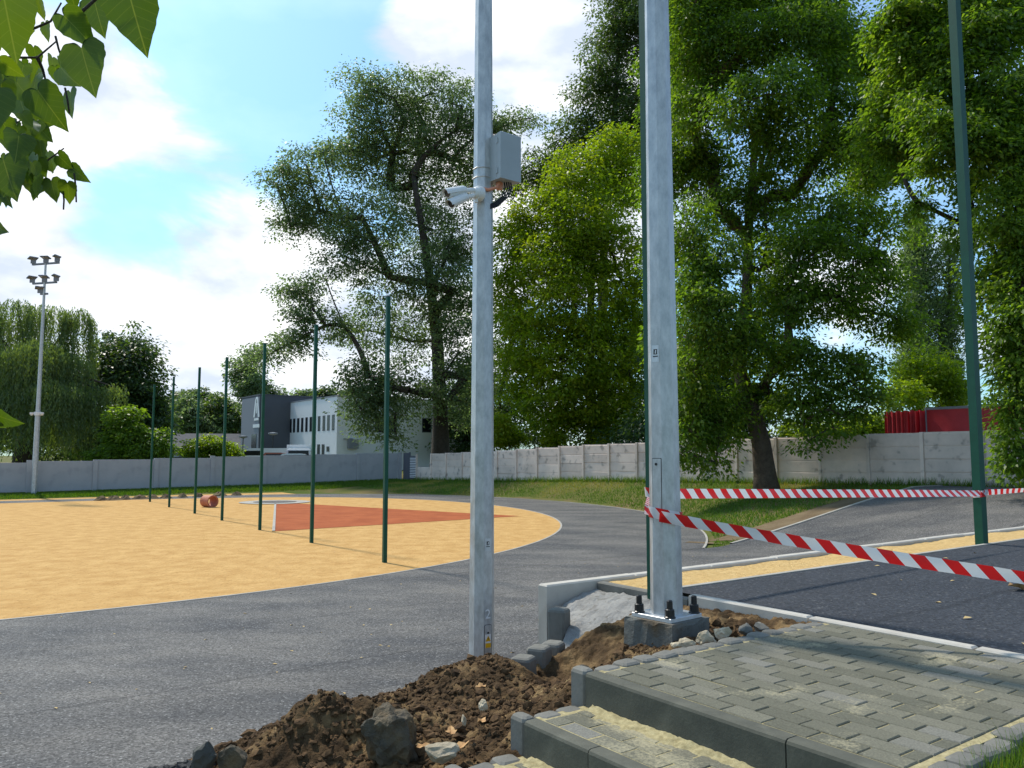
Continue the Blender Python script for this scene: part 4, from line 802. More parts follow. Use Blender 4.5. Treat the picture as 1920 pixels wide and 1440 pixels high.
def house(label, px, d, L_, D_, zb, eave, ridge, rz):
    p = gd(px, 850, d); t = tag(empty('low_house', (p.x, p.y, zb), rz), label, 'house')
    MB().box((0, 0, eave/2), (L_, D_, eave)).build('wall', M['bmid'], t)
    b = MB(); x, y = L_/2+.3, D_/2+.4; b.add([(-x, -y, eave), (x, -y, eave), (x, 0, ridge), (-x, 0, ridge), (-x, y, eave), (x, y, eave), (-x, -y, eave-.15), (x, -y, eave-.15), (x, y, eave-.15), (-x, y, eave-.15)], [(0, 1, 2, 3), (3, 2, 5, 4), (0, 3, 4, 9, 6), (1, 7, 8, 5, 2), (6, 7, 1, 0), (4, 5, 8, 9), (6, 9, 8, 7)]); r = b.build('roof', M['roof'], t)
    for k in range(4): f = MB().box((-L_/2+L_*(k+.5)/4, -D_/2-.02, eave*.55), (1.2, .06, 1.2)).build('window', M['glassdark'], t)
    return t
house('low dark roofed house behind the round bush', 400, 98, 16, 7, .9, 2.4, 4.1, .25)
def street_lamp(px, top, d, label):
    p = gd(px, 850, d); z0 = .9; zt = gd(px, top, d).z; t = tag(empty('street_lamp', (p.x, p.y, z0)), label, 'street lamp', 'street lamps in front of the building')
    MB().tube([(0, 0, 0), (0, 0, zt-z0)], [.06, .045], 8).build('lamp_post', M['black'], t); MB().tube([(0, 0, zt-z0-.1), (0, 0, zt-z0), (0, 0, zt-z0+.12), (0, 0, zt-z0+.16)], [.08, .42, .42, .1], 14).build('lamp_head', M['lampgrey'], t)
street_lamp(511, 814, 72, 'black street lamp in front of the dark grey entrance block'); street_lamp(455, 820, 80, 'street lamp left of the dark grey entrance block')
# red tarpaulin trailer behind the concrete wall
UT = 31.6; wa = onu(1660, 790, UT)[0]; wb = onu(1905, 790, UT)[0]; zt = onu(1740, 765, UT)[1]
tr = tag(empty('truck_trailer', W(UT+1.2, (wa+wb)/2, 1.3)), 'trailer with red tarpaulin sides behind the concrete wall', 'trailer')
def tb_(name, u0_, u1_, w0_, w1_, z0_, z1_, m, ch=0):
    o = MB().box((0, 0, 0), (u1_-u0_, abs(w1_-w0_), z1_-z0_), ch=ch).build(name, m, tr); o.location = Vector(W((u0_+u1_)/2, (w0_+w1_)/2, (z0_+z1_)/2))-tr.location; o.rotation_euler = (0, 0, A)
wm = onu(1736, 790, UT)[0]
tb_('side_tarp', UT, UT+2.4, wb, wm-.04, 2.3, zt-.08, M['tarp']); tb_('top_rail', UT-.02, UT+2.42, wb, wm+.02, zt-.08, zt+.02, M['lampgrey']); tb_('post_rail', UT-.03, UT+.02, wm-.045, wm+.03, 2.3, zt, M['bmid'])
n = 60; vs = []
for i in range(n+1):
    w_ = wa+(wm-wa)*i/n; q = .05*math.sin(i*.9)*(1 if i < 40 else 1.8)+.02*math.sin(i*2.3)
    vs += [W(UT-.05+q, w_, 2.3), W(UT-.05+q*.6, w_, zt-.06-.05*math.sin(i*.3)**2)]
for i in range(n, -1, -1): w_ = wa+(wm-wa)*i/n; vs += [W(UT+2.4, w_, 2.3), W(UT+2.4, w_, zt-.06)]
c = tr.location; nv = len(vs)//2
MB().add([Vector(v)-c for v in vs], [(2*i, 2*((i+1) % nv), 2*((i+1) % nv)+1, 2*i+1) for i in range(nv)]).build('curtain', M['tarp'], tr)
tb_('chassis', UT+.2, UT+2.2, wb, wa, 1.95, 2.3, M['black'])
for w_ in (wa-.9, wb+1.2, wb+2.2):
    for u_ in (UT+.15, UT+2.1): o = MB().tube([(-.14, 0, 0), (.14, 0, 0)], .48, 16).build('wheel', M['rubber'], tr); o.location = Vector(W(u_, w_, 1.75))-tr.location; o.rotation_euler = (0, 0, A)
# ------------------------------------------------------------------ vegetation
def leaf_quads(c, axis, nrm, ln, wd):
    axis = axis/np.linalg.norm(axis, axis=1, keepdims=True); s = np.cross(nrm, axis); s /= np.linalg.norm(s, axis=1, keepdims=True)+1e-9; n2 = np.cross(axis, s)
    l = ln[:, None]; w = wd[:, None]
    V = np.stack([c, c+axis*l*.42+s*w*.5+n2*w*.15, c+axis*l-n2*w*.12, c+axis*l*.42-s*w*.5+n2*w*.15], 1); return V.reshape(-1, 3)
def limb(b, p, q, r0, r1, bend=.12, sides=6, seg=5):
    p, q = Vector(p), Vector(q); d = q-p; m = p+d*.5+Vector((random.uniform(-1, 1), random.uniform(-1, 1), random.uniform(.1, 1)))*d.length*bend
    pts = [p*(1-t)**2+m*2*t*(1-t)+q*t*t for t in [i/seg for i in range(seg+1)]]
    b.tube(pts, [r0+(r1-r0)*i/seg for i in range(seg+1)], sides, cap=False)
def tree(name, label, trunk, r0, r1, lobes, N_, leaf, lmat, bark, cat_='tree', group=None, rc=.7, droop=.25, tint=.45, tsd=.17, hollow=.45, ksq=.05, aspect=.5, flatc=.5, twigs=10, squeeze=1.0):
    N_ = int(N_*1.12); leaf = leaf*1.28; rc = rc*1.12; hollow = min(hollow, .32)
    tp = [gd(*t) for t in trunk]; base = tp[0].copy(); base.z = gz(base)-.1; tp[0] = base
    t = tag(empty(name, base), label, cat_, group); b = MB(); B = base
    nt_ = len(tp); fl = [r0*(1.35 if i == 0 else 1)+(r1-r0)*i/(nt_-1) for i in range(nt_)]
    pts = []; rr = []
    for i in range(nt_-1):
        for s in range(3): pts.append(tp[i].lerp(tp[i+1], s/3)-B); rr.append(fl[i]+(fl[i+1]-fl[i])*((s/3)**.5 if i == 0 else s/3))
    pts.append(tp[-1]-B); rr.append(fl[-1]); b.tube(pts, rr, 12)
    Lb = []
    for lo in lobes:
        px, py, rx, ry, d = lo[:5]; dens = lo[5] if len(lo) > 5 else 1.0; k = d/1500
        Lb.append((gd(px, py, d)-B, rx*k*1.14, ry*k*1.14, (rx*.6+ry*.4)*k*squeeze, dens))
    n0 = len(Lb); seen = set()
    for i in range(n0):
        for j in sorted(range(n0), key=lambda q: (Lb[q][0]-Lb[i][0]).length)[1:4]:
            if (min(i, j), max(i, j)) in seen: continue
            seen.add((min(i, j), max(i, j))); a_, c_ = Lb[i], Lb[j]; dd = (a_[0]-c_[0]).length
            if dd < 1.25*(a_[1]+c_[1]): Lb.append(((a_[0]+c_[0])/2+Vector((0, random.uniform(-1, 1)*a_[1]*.6, 0)), (a_[1]+c_[1])*.40, (a_[2]+c_[2])*.36, (a_[3]+c_[3])*.40, .55*min(a_[4], c_[4])))
    nodes = [(p, None) for p in pts[nt_:]] or [(p, None) for p in pts]; node_w = [0.0]*len(nodes); par = [None]*len(nodes); order = sorted(range(len(Lb)), key=lambda i: min((Lb[i][0]-p).length for p, _ in nodes)); idx = {}
    for i in order:
        c = Lb[i][0]; best = None
        for j, (p, _) in enumerate(nodes):
            dd = (c-p).length; cost = dd*(1+1.2*max(0, (p.z-c.z+.25*dd)/max(dd, .01)))
            if best is None or cost < best[0]: best = (cost, j)
        nodes.append((c, i)); par.append(best[1]); node_w.append(0.0)
        wgt = Lb[i][1]*Lb[i][2]; j = len(nodes)-1
        while j is not None: node_w[j] += wgt; j = par[j]
    for j, (c, i) in enumerate(nodes):
        if par[j] is None: continue
        ra = ksq*math.sqrt(node_w[j]); limb(b, nodes[par[j]][0], c, min(ra*1.1, r0*.7), max(ra*.62, .02))
    area = np.array([l[1]*l[2]*l[4] for l in Lb]); share = area/area.sum(); allV = []; allT = []
    for (c, rx, rz, ry, dens), s in zip(Lb, share):
        n = int(N_*s); ncl = max(5, int(n/42)); per = max(1, n//ncl)
        d = RNG.standard_normal((ncl, 3)); d /= np.linalg.norm(d, axis=1, keepdims=True)
        lump = .56+.92*fbm(d[:, 0]*2+c.x, d[:, 2]*2+d[:, 1]*1.3+c.z, 3, 3)
        rad = (hollow+(1-hollow)*RNG.random(ncl)**.6)*lump
        cl = np.array(c)+d*rad[:, None]*np.array([rx, ry, rz])
        for q in cl[:min(twigs, ncl)]: limb(b, c, q, .012+.006*rx, .008, .1, 4, 3)
        rcl = rc*(.6+.7*RNG.random(ncl)); ct = tint+tsd*RNG.standard_normal(ncl)
        off = np.clip(RNG.standard_normal((ncl, per, 3)), -1.6, 1.6)*np.array([1, 1, flatc])*rcl[:, None, None]*.5
        off[..., 2] -= (off[..., 0]**2+off[..., 1]**2)*droop/ (rcl[:, None]+.2)
        pos = (cl[:, None]+off).reshape(-1, 3); m = len(pos)
        ax = off.reshape(-1, 3)*np.array([1, 1, .3])*1.2+RNG.standard_normal((m, 3))*.35*rc+np.array([0, 0, -droop*rc*1.3]); nr = RNG.standard_normal((m, 3))*.55+np.array([0, 0, 1.0])
        ln = leaf*(.6+.7*RNG.random(m)); allV.append(leaf_quads(pos, ax, nr, ln, ln*aspect)); allT.append(np.clip(np.repeat(ct, per)+.13*RNG.standard_normal(m), 0, 1))
    b.build('trunk', bark, t, smooth=True)
    o = link('crown', fastmesh('crown', np.concatenate(allV), 4, lmat, np.concatenate(allT)), t); tag(o, kind='stuff'); return t
BK, BD = M['bark'], M['bark_dark']
# the tall poplar behind the corner of the walls
D = 68
tree('poplar_tree', 'tall spreading poplar behind the corner of the two walls', [(826, 880, D), (826, 780, D), (820, 640, D), (800, 480, D), (775, 330, D)], .78, .22,
     [(680, 170, 42, 48, D), (740, 185, 50, 60, D), (812, 175, 50, 55, D+2), (866, 200, 38, 45, D), (650, 285, 55, 42, D), (575, 310, 52, 42, D-3), (520, 345, 40, 34, D-3), (700, 300, 60, 55, D+2), (780, 290, 65, 65, D+3), (850, 300, 55, 70, D+2), (598, 395, 62, 48, D-2), (545, 425, 34, 32, D-3), (680, 410, 70, 60, D-3), (770, 420, 65, 65, D+3), (850, 430, 60, 70, D), (640, 480, 48, 36, D-4), (730, 520, 62, 50, D-3), (820, 540, 60, 60, D-2), (880, 560, 45, 60, D+2),
      (575, 560, 45, 38, D-4), (548, 545, 22, 28, D-4), (610, 610, 48, 32, D-5), (545, 645, 42, 30, D-5), (500, 670, 42, 26, D-5, .8), (690, 620, 50, 42, D), (770, 640, 45, 45, D+2), (860, 660, 50, 60, D-2), (690, 705, 52, 44, D-5), (660, 740, 34, 32, D-6), (740, 730, 55, 48, D-5), (700, 800, 26, 40, D-6), (745, 825, 16, 24, D-6), (800, 740, 36, 36, D-3), (880, 760, 40, 55, D), (925, 245, 45, 40, D), (975, 225, 36, 24, D, .8), (1010, 235, 14, 12, D, .6), (910, 330, 40, 50, D+3)],
     118000, .215, M['lf_pop'], BD, rc=1.0, tint=.5, twigs=6, ksq=.042)
D = 60
tree('field_maple_tree', 'bright yellow green maple above the pale wall in the middle', [(1110, 860, D), (1110, 780, D), (1105, 650, D), (1110, 500, D), (1120, 380, D)], .5, .15,
     [(1160, 275, 52, 42, D), (1085, 320, 58, 45, D-2), (1170, 350, 55, 55, D), (1020, 385, 52, 45, D-2), (1100, 415, 70, 55, D-4), (965, 455, 46, 48, D), (1040, 490, 62, 55, D-4), (1150, 480, 62, 60, D-4), (960, 550, 42, 52, D), (1080, 575, 70, 58, D-5), (1185, 570, 45, 60, D-2), (985, 630, 50, 50, D-3), (1150, 650, 65, 55, D-4), (1060, 680, 62, 50, D-5), (975, 710, 42, 42, D-2), (1020, 765, 55, 42, D-4), (1110, 755, 65, 50, D-4), (1195, 735, 45, 55, D-2), (1200, 640, 30, 50, D), (1170, 800, 50, 35, D-3), (1080, 815, 45, 25, D-3)],
     95000, .23, M['lf_map'], BD, rc=.9, tint=.55, tsd=.2, twigs=5, ksq=.04)
D = 70
tree('dark_lime_tree', 'tall dark tree rising behind the bright maple', [(1130, 860, D), (1130, 500, D), (1150, 250, D), (1160, 80, D)], .5, .15,
     [(1150, 25, 42, 45, D), (1185, -20, 40, 45, D), (1135, 95, 38, 42, D), (1195, 80, 50, 50, D), (1105, 170, 36, 36, D), (1170, 170, 58, 46, D), (1078, 240, 38, 40, D), (1140, 250, 58, 42, D), (1045, 285, 30, 30, D), (1205, 270, 50, 50, D), (1000, 320, 34, 38, D), (1050, 350, 40, 40, D), (960, 350, 22, 30, D), (960, 640, 40, 70, D), (935, 760, 36, 60, D), (1010, 800, 60, 50, D), (1240, 200, 60, 60, D), (1260, 60, 60, 70, D)],
     64000, .225, M['lf_dark'], BD, rc=1.0, tint=.6, twigs=4, hollow=.3)
D = 34
tree('box_elder_tree', 'large green tree with a leaning trunk standing before the concrete wall', [(1438, 910, 32.3), (1427, 830, 32.4), (1408, 760, 32.6), (1385, 690, 33), (1400, 560, 34), (1405, 400, 35), (1420, 220, 35)], .43, .14,
     [(1300, -30, 70, 60, D), (1400, -20, 80, 60, D+1), (1520, -20, 80, 60, D), (1300, 75, 62, 62, D), (1390, 90, 66, 60, D-1), (1480, 60, 60, 60, D-2), (1560, 80, 62, 60, D), (1310, 190, 58, 58, D), (1385, 200, 52, 50, D-3), (1470, 180, 66, 52, D-3), (1560, 185, 56, 52, D-1), (1640, 110, 45, 60, D+1), (1290, 300, 42, 50, D+2), (1545, 285, 56, 40, D-1), (1450, 285, 50, 36, D-2), (1620, 250, 50, 44, D), (1290, 420, 45, 52, D-2), (1350, 480, 55, 40, D-3), (1290, 540, 50, 48, D-3), (1560, 400, 62, 38, D-2, .8), (1640, 400, 45, 40, D-1, .7), (1510, 450, 60, 44, D-3), (1600, 490, 55, 36, D-2, .8), (1665, 500, 40, 30, D-1, .7), (1480, 545, 58, 44, D-3), (1570, 560, 58, 40, D-3, .8), (1650, 590, 50, 36, D-2, .8), (1700, 610, 36, 26, D-2, .7),
      (1330, 600, 58, 50, D-4), (1390, 640, 55, 42, D-4), (1310, 690, 56, 48, D-3), (1290, 770, 48, 50, D-2), (1350, 790, 55, 40, D-2), (1480, 650, 50, 40, D-3, .7), (1545, 690, 56, 34, D-3, .8), (1620, 680, 52, 32, D-3, .7), (1500, 760, 50, 32, D-3), (1580, 780, 50, 26, D-3, .7), (1640, 740, 40, 26, D-3, .6), (1520, 825, 34, 20, D-4, .6), (1285, 850, 36, 24, D-3), (1340, 866, 26, 12, D-3), (1430, 730, 50, 36, D-1), (1340, 300, 46, 44, D+2, .8), (1340, 390, 44, 40, D+1, .8), (1415, 360, 50, 40, D, .6), (1480, 370, 46, 40, D+1, .6), (1690, 310, 40, 34, D+2, .6), (1640, 330, 40, 34, D+1, .7), (1250, 620, 36, 60, D, .9), (1250, 480, 36, 60, D+2, .9), (1245, 330, 40, 60, D+3), (1440, 450, 50, 40, D, .7), (1420, 560, 50, 44, D, .7), (1450, 620, 44, 40, D, .6), (1690, 160, 60, 56, D+3), (1660, 260, 50, 50, D+3), (1730, 60, 60, 60, D+4), (1600, 350, 44, 36, D+3, .8), (1250, 120, 50, 70, D+4), (1240, 220, 40, 60, D+4), (1700, 420, 34, 34, D+3, .6)],
     175000, .15, M['lf_big'], BK, rc=.62, tint=.45, tsd=.2, twigs=8, ksq=.05, droop=.4)
D = 25
tree('ash_tree', 'overhanging green tree at the right edge behind the green post', [(2120, 960, 24.5), (2110, 700, 24.5), (2080, 400, 24.5), (2040, 150, 24.5)], .38, .14,
     [(1700, 30, 58, 46, D), (1780, -10, 66, 50, D), (1860, 60, 66, 52, D-1), (1940, 10, 70, 60, D), (1730, 120, 56, 46, D), (1810, 150, 60, 46, D-1), (1900, 170, 56, 58, D-2), (1720, 215, 42, 40, D-1), (1775, 245, 50, 40, D-2), (1660, 60, 40, 40, D+1), (1670, 160, 34, 40, D+1, .8), (1850, 260, 46, 46, D-2), (1920, 300, 52, 56, D-2), (1745, 315, 34, 26, D-1, .8), (1880, 400, 52, 48, D-2), (1940, 470, 46, 50, D-2), (1870, 520, 42, 42, D-1, .8), (1905, 590, 46, 46, D-2), (1940, 680, 46, 56, D-2), (1870, 660, 32, 36, D-1, .7), (1905, 750, 32, 36, D-2), (1905, 815, 26, 32, D-2), (1935, 870, 26, 26, D-2), (1890, 868, 18, 22, D-2, .8), (1990, 300, 70, 80, D), (2010, 600, 70, 90, D), (2030, 100, 80, 90, D), (1650, 250, 44, 46, D+2, .8), (1690, 290, 44, 40, D+2, .8), (1820, 330, 44, 40, D+1, .8), (1820, 430, 40, 40, D+2, .6), (1830, 560, 34, 40, D+2, .5), (1720, 380, 30, 26, D+1, .5)],
     92000, .135, M['lf_big'], BD, rc=.46, tint=.52, tsd=.22, twigs=7, droop=.4, ksq=.055)
D = 88
for px, rx, top, n, lb in [(1722, 30, 385, 19000, 'tall columnar poplar seen between the trees, the left of two'), (1780, 19, 430, 11000, 'tall columnar poplar seen between the trees, the right of two')]:
    tree('lombardy_poplar', lb, [(px, 850, D), (px, 600, D), (px, top+30, D)], .35, .08, [(px+random.uniform(-4, 4), y, rx*s, 34, D) for y, s in [(top+25, .45), (top+70, .75), (top+120, 1.0), (top+175, 1.1), (top+230, 1.15), (top+285, 1.2), (top+330, 1.05)]], n, .30, M['lf_pop'], BD, group='columnar poplars', rc=.9, flatc=1.2, droop=-.5, tint=.55, twigs=3)
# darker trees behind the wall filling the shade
def backtree(label, d, lobes, n, lm, leaf, name='background_tree', tint=.45, group='trees in the background', cat_='tree', rc=1.0, trunk=None):
    cx = lobes[0][0]; tl = trunk or [(cx, 862, d), (cx, lobes[0][1]+20, d)]
    return tree(name, label, tl, .3 if cat_ == 'tree' else .06, .1 if cat_ == 'tree' else .03, [(a, b2, c2, e, d+random.uniform(-2, 2)) for a, b2, c2, e in lobes], n, leaf, lm, BD, cat_, group, rc=rc, tint=tint, twigs=4, hollow=.3)
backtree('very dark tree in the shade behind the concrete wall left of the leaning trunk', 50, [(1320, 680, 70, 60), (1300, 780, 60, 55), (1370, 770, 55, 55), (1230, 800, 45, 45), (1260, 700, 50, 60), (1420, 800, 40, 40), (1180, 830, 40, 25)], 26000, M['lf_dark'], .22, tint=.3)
backtree('low light green shrub behind the concrete wall right of the leaning trunk', 42, [(1590, 805, 40, 22), (1540, 815, 30, 18), (1640, 795, 30, 26), (1490, 815, 26, 18)], 9000, M['lf_map'], .17, 'shrub', .5, 'shrubs behind the concrete wall', 'shrub', .5)
backtree('pale green shrub behind the concrete wall in front of the columnar poplars', 50, [(1740, 700, 50, 45), (1700, 745, 40, 26), (1790, 740, 30, 26)], 10000, M['lf_map'], .19, 'shrub', .45, 'shrubs behind the concrete wall', 'shrub', .6)
backtree('sunlit weeds behind the concrete wall beside the camera pole', 58, [(955, 820, 28, 20), (935, 800, 18, 24), (1040, 828, 18, 14)], 6000, M['lf_map'], .2, 'shrub', .75, 'shrubs behind the concrete wall', 'shrub', .5)
backtree('dark tree behind the poplar trunk right of the building', 82, [(870, 760, 40, 60), (905, 700, 40, 60), (860, 820, 36, 36), (920, 800, 36, 50)], 14000, M['lf_dark'], .3, tint=.4)
backtree('small bushy tree standing left of the dark entrance block', 105, [(460, 690, 26, 22), (475, 725, 26, 26), (450, 715, 18, 18), (500, 740, 30, 16), (480, 660, 14, 14)], 9000, M['lf_pop'], .36, tint=.55)
backtree('row end tree behind the low house', 120, [(430, 790, 40, 34), (400, 770, 36, 30), (455, 800, 30, 30)], 9000, M['lf_dark'], .42, tint=.7)
backtree('light green tree behind the low house', 115, [(355, 790, 24, 34), (385, 800, 30, 24), (345, 765, 20, 24)], 8000, M['lf_pop'], .4, tint=.7)
backtree('tall tree beyond the low house right of the dark chestnut', 130, [(345, 750, 22, 18), (370, 745, 24, 18), (325, 770, 24, 34), (400, 755, 24, 16), (425, 765, 20, 20)], 9000, M['lf_dark'], .45, tint=.6)
backtree('fir top showing above the office roof', 110, [(610, 745, 14, 10), (611, 733, 7, 8)], 2500, M['lf_dark'], .35, tint=.4)
backtree('tree tops behind the office roof beside the fir', 112, [(572, 742, 16, 12), (640, 748, 18, 10), (660, 740, 16, 12)], 4000, M['lf_pop'], .38, tint=.5)
backtree('round trimmed bush behind the grey wall', 62, [(395, 842, 40, 24), (365, 850, 24, 16), (425, 848, 24, 18)], 13000, M['lf_map'], .17, 'bush', .35, 'bushes behind the grey wall', 'bush', .45)
backtree('bushy shrub spilling over the grey wall', 54.5, [(235, 795, 24, 26), (245, 770, 16, 10), (250, 830, 40, 26), (195, 850, 26, 16), (240, 858, 30, 14), (300, 838, 22, 24), (300, 812, 14, 10), (280, 858, 24, 12)], 16000, M['lf_big'], .2, 'shrub', .5, 'bushes behind the grey wall', 'shrub', .55)
backtree('dark chestnut tree beside the willow', 63, [(235, 645, 36, 30), (262, 680, 36, 36), (205, 680, 40, 40), (240, 730, 55, 42), (285, 750, 26, 40), (200, 770, 50, 50), (250, 800, 50, 45), (180, 830, 40, 30), (290, 800, 24, 30), (225, 850, 60, 18)], 30000, M['lf_dark'], .27, tint=.45)
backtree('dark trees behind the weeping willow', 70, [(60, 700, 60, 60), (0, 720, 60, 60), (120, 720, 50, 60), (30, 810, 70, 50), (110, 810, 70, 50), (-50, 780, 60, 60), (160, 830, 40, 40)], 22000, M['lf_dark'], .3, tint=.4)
# weeping willow
D = 58; wb_ = gd(40, 862, D); wb_.z = gz(wb_)-.1; wt = tag(empty('weeping_willow', wb_), 'large weeping willow behind the grey wall at the left edge', 'tree'); b = MB()
b.tube([(0, 0, 0), (.2, 0, 3), (.1, .2, 6), (0, 0, 8.5)], [.7, .55, .4, .2], 10); Vs = []; Ts = []
for (px, py, rx, ry, dd, ns, drop) in [(30, 590, 50, 26, D, 90, 4.5), (90, 600, 46, 28, D, 90, 5.0), (145, 605, 30, 26, D, 70, 5.5), (-30, 610, 50, 30, D, 70, 6), (70, 665, 55, 26, D-3, 100, 5.2), (10, 680, 50, 26, D-3, 80, 5.0), (135, 690, 36, 22, D-2, 80, 5.0), (105, 735, 45, 20, D-4, 90, 3.8), (25, 750, 50, 20, D-4, 90, 3.6), (150, 750, 26, 16, D-3, 60, 3.4), (180, 735, 26, 12, D-2, 40, 2.4), (215, 730, 20, 8, D-2, 26, 1.8), (-20, 760, 40, 20, D-4, 60, 3.4), (60, 800, 90, 20, D+2, 120, 2.4), (140, 800, 40, 20, D+2, 60, 2.4)]:
    c = gd(px, py, dd)-wb_; k = dd/1500; limb(b, (0, 0, 6+random.uniform(-1.5, 2)), c+Vector((0, 0, ry*k*.5)), .16, .04, .15)
    for _ in range(int(ns*2.0)):
        a = random.uniform(0, 6.283); r = random.random()**.5; x0 = c+Vector((rx*k*r*math.cos(a), rx*k*.8*r*math.sin(a), ry*k*(1-r*r)+random.uniform(-.3, .3)))
        Ln = drop*random.uniform(.45, 1.15); m = int(Ln/.10); tt = np.linspace(0, 1, m); out = np.array([math.cos(a), math.sin(a)])*min(.5, .2*Ln)
        P_ = np.stack([x0.x+out[0]*np.sqrt(tt)+.05*np.sin(tt*9+a), x0.y+out[1]*np.sqrt(tt), x0.z-Ln*tt**1.25], -1)+RNG.standard_normal((m, 3))*.05
        ax = np.stack([RNG.standard_normal(m)*.45, RNG.standard_normal(m)*.45, -np.ones(m)], -1); ln = .24*(.7+.6*RNG.random(m))
        Vs.append(leaf_quads(P_, ax, RNG.standard_normal((m, 3)), ln, ln*.26)); Ts.append(np.clip(.45+.2*random.gauss(0, 1)+.1*RNG.standard_normal(m), 0, 1))
b.build('trunk', BD, wt, smooth=True); tag(link('crown', fastmesh('crown', np.concatenate(Vs), 4, M['lf_wil'], np.concatenate(Ts)), wt), kind='stuff')
# ------------------------------------------------------------------ catalpa branch hanging in at the upper left
cb_ = Vector((-4.3, 3.3, 0)); cb_.z = gz(cb_)-.1; ct = tag(empty('catalpa_tree', cb_), 'catalpa with large heart shaped leaves hanging in at the upper left corner', 'tree')
b = MB(); b.tube([(0, 0, 0), (.05, 0, 1.6), (-.05, .05, 3.0), (.1, 0, 4.4)], [.16, .13, .10, .05], 10)
def tw(pts, r0, r1):
    P_ = [gd(*p)-cb_ for p in pts]; n = len(P_); b.tube(P_, [r0+(r1-r0)*i/(n-1) for i in range(n)], 6)
root = lambda px, py, d: gd(px, py, d)
for st in [[(-700, 250, 3.2), (-260, 90, 3.0), (-40, 60, 3.0), (60, 55, 3.0), (95, 40, 3.0), (115, 5, 3.0)], [(-700, 300, 3.2), (-200, 130, 3.1), (0, 108, 3.2), (70, 108, 3.2), (105, 78, 3.2)], [(-700, 350, 3.3), (-200, 250, 3.6), (-20, 262, 3.7), (14, 240, 3.7), (40, 225, 3.7)], [(-700, 420, 3.4), (-200, 350, 3.7), (0, 345, 3.8), (60, 342, 3.8), (90, 300, 3.8), (120, 278, 3.8)], [(60, 342, 3.8), (50, 318, 3.8), (20, 280, 3.8), (14, 240, 3.7)], [(-700, 700, 3.2), (-150, 720, 3.0), (-20, 770, 2.9)], [(-700, 500, 3.4), (-150, 420, 3.6), (-6, 425, 3.6)], [(105, 40, 3.0), (150, 25, 3.0), (200, -20, 3.0), (235, -30, 3.0)], [(70, 108, 3.2), (80, 130, 3.3), (88, 160, 3.3)]]: tw(st, .009, .003)
for pod in [[(104, 68, 3.1), (110, 92, 3.1), (119, 116, 3.1)], [(139, 325, 3.7), (142, 350, 3.7), (143, 379, 3.7)], [(118, 355, 3.7), (120, 375, 3.7), (119, 393, 3.7)], [(122, 165, 3.3), (127, 190, 3.3), (130, 212, 3.3)]]: tw(pod, .005, .004)
b.build('trunk', BD, ct, smooth=True)
def cat_mesh(k):
    out = [(0, .10), (.10, .02), (.24, -.02), (.36, .06), (.42, .20), (.40, .38), (.31, .56), (.19, .74), (.08, .88), (0, 1.0)]
    out = cat(out, 3); rs = random.Random(k); cup = rs.uniform(.05, .28); curl = rs.uniform(-.05, .30); vs = []; mid = []
    f3 = lambda x, y: (x*(1-cup*.3), y, cup*abs(x)*1.1-curl*y*y*.6+.02*math.sin(9*y+k)*abs(x)*3)
    vs = [f3(0, max(.1, y)) for x, y in out]; n = len(out)
    for s in (1, -1): vs += [f3(s*x*.5, y) for x, y in out]+[f3(s*x*(1+.035*math.sin(5*y*6.28+k)), y) for x, y in out]
    fs = []
    for si in (0, 1):
        a0 = n+si*2*n; b0 = a0+n
        for i in range(n-1):
            q1 = (i, i+1, a0+i+1, a0+i); q2 = (a0+i, a0+i+1, b0+i+1, b0+i); fs += [q1, q2] if si == 0 else [q1[::-1], q2[::-1]]
    me = bpy.data.meshes.new('leaf'); me.from_pydata(vs, [], fs); me.polygons.foreach_set('use_smooth', [True]*len(fs))
    at = me.attributes.new('tint', 'FLOAT', 'POINT'); at.data.foreach_set('value', [.15+.13*k]*len(vs)); me.materials.append(M['lf_cat']); me.update(); return me
CM = [cat_mesh(k) for k in range(6)]
LV = [(238, -28, 271, 100, 2.9, .2), (176, -5, 190, 66, 3.05, .5), (112, 22, 182, 90, 3.0, -.3), (150, 80, 175, 177, 3.0, .3), (2, -30, 32, 118, 2.5, .2), (70, -6, 80, 40, 3.2, .9), (130, -25, 141, 21, 3.1, .3), (66, 162, 121, 243, 3.3, .25), (112, 124, 139, 160, 3.5, .8), (132, 168, 131, 220, 3.5, 1.0), (28, 150, 63, 196, 3.3, .4), (-4, 112, 47, 146, 3.0, .2), (2, 150, 6, 226, 3.0, .3), (36, 178, 46, 224, 3.5, .6), (54, 218, 94, 236, 3.8, .6), (68, 234, 97, 266, 3.8, .3), (44, 238, 60, 276, 3.8, 1.0), (24, 242, 24, 288, 3.6, .4), (64, 244, 80, 276, 3.9, .2), (107, 289, 138, 322, 3.7, .7), (134, 314, 164, 341, 3.7, .4), (95, 334, 105, 378, 3.7, .2), (126, 338, 131, 383, 3.7, .5), (58, 330, 67, 369, 3.8, .5), (74, 292, 58, 342, 3.7, .3), (4, 292, 26, 372, 3.4, .3), (-4, 330, 13, 387, 3.6, .8), (30, 298, 41, 334, 3.9, .2), (84, 300, 101, 324, 3.9, .4), (46, 306, 30, 346, 3.8, 1.1), (-14, 420, 10, 435, 3.6, .5), (-16, 774, 38, 800, 2.8, 1.05), (-18, 785, 10, 808, 2.8, .9), (62, 84, 72, 130, 3.4, .7), (84, 40, 92, 80, 3.4, .9), (20, 60, 62, 60, 2.9, .4), (12, 222, 2, 262, 3.7, .3)]
for _ in range(64):
    x = random.uniform(-10, 118)*random.random()**.35; y = random.choice([random.uniform(100, 175), random.uniform(205, 290), random.uniform(275, 350)]); LV.append((x, y, x+random.uniform(-16, 24), y+random.uniform(18, 46), random.uniform(3.4, 4.3), random.uniform(-1.2, 1.2)))
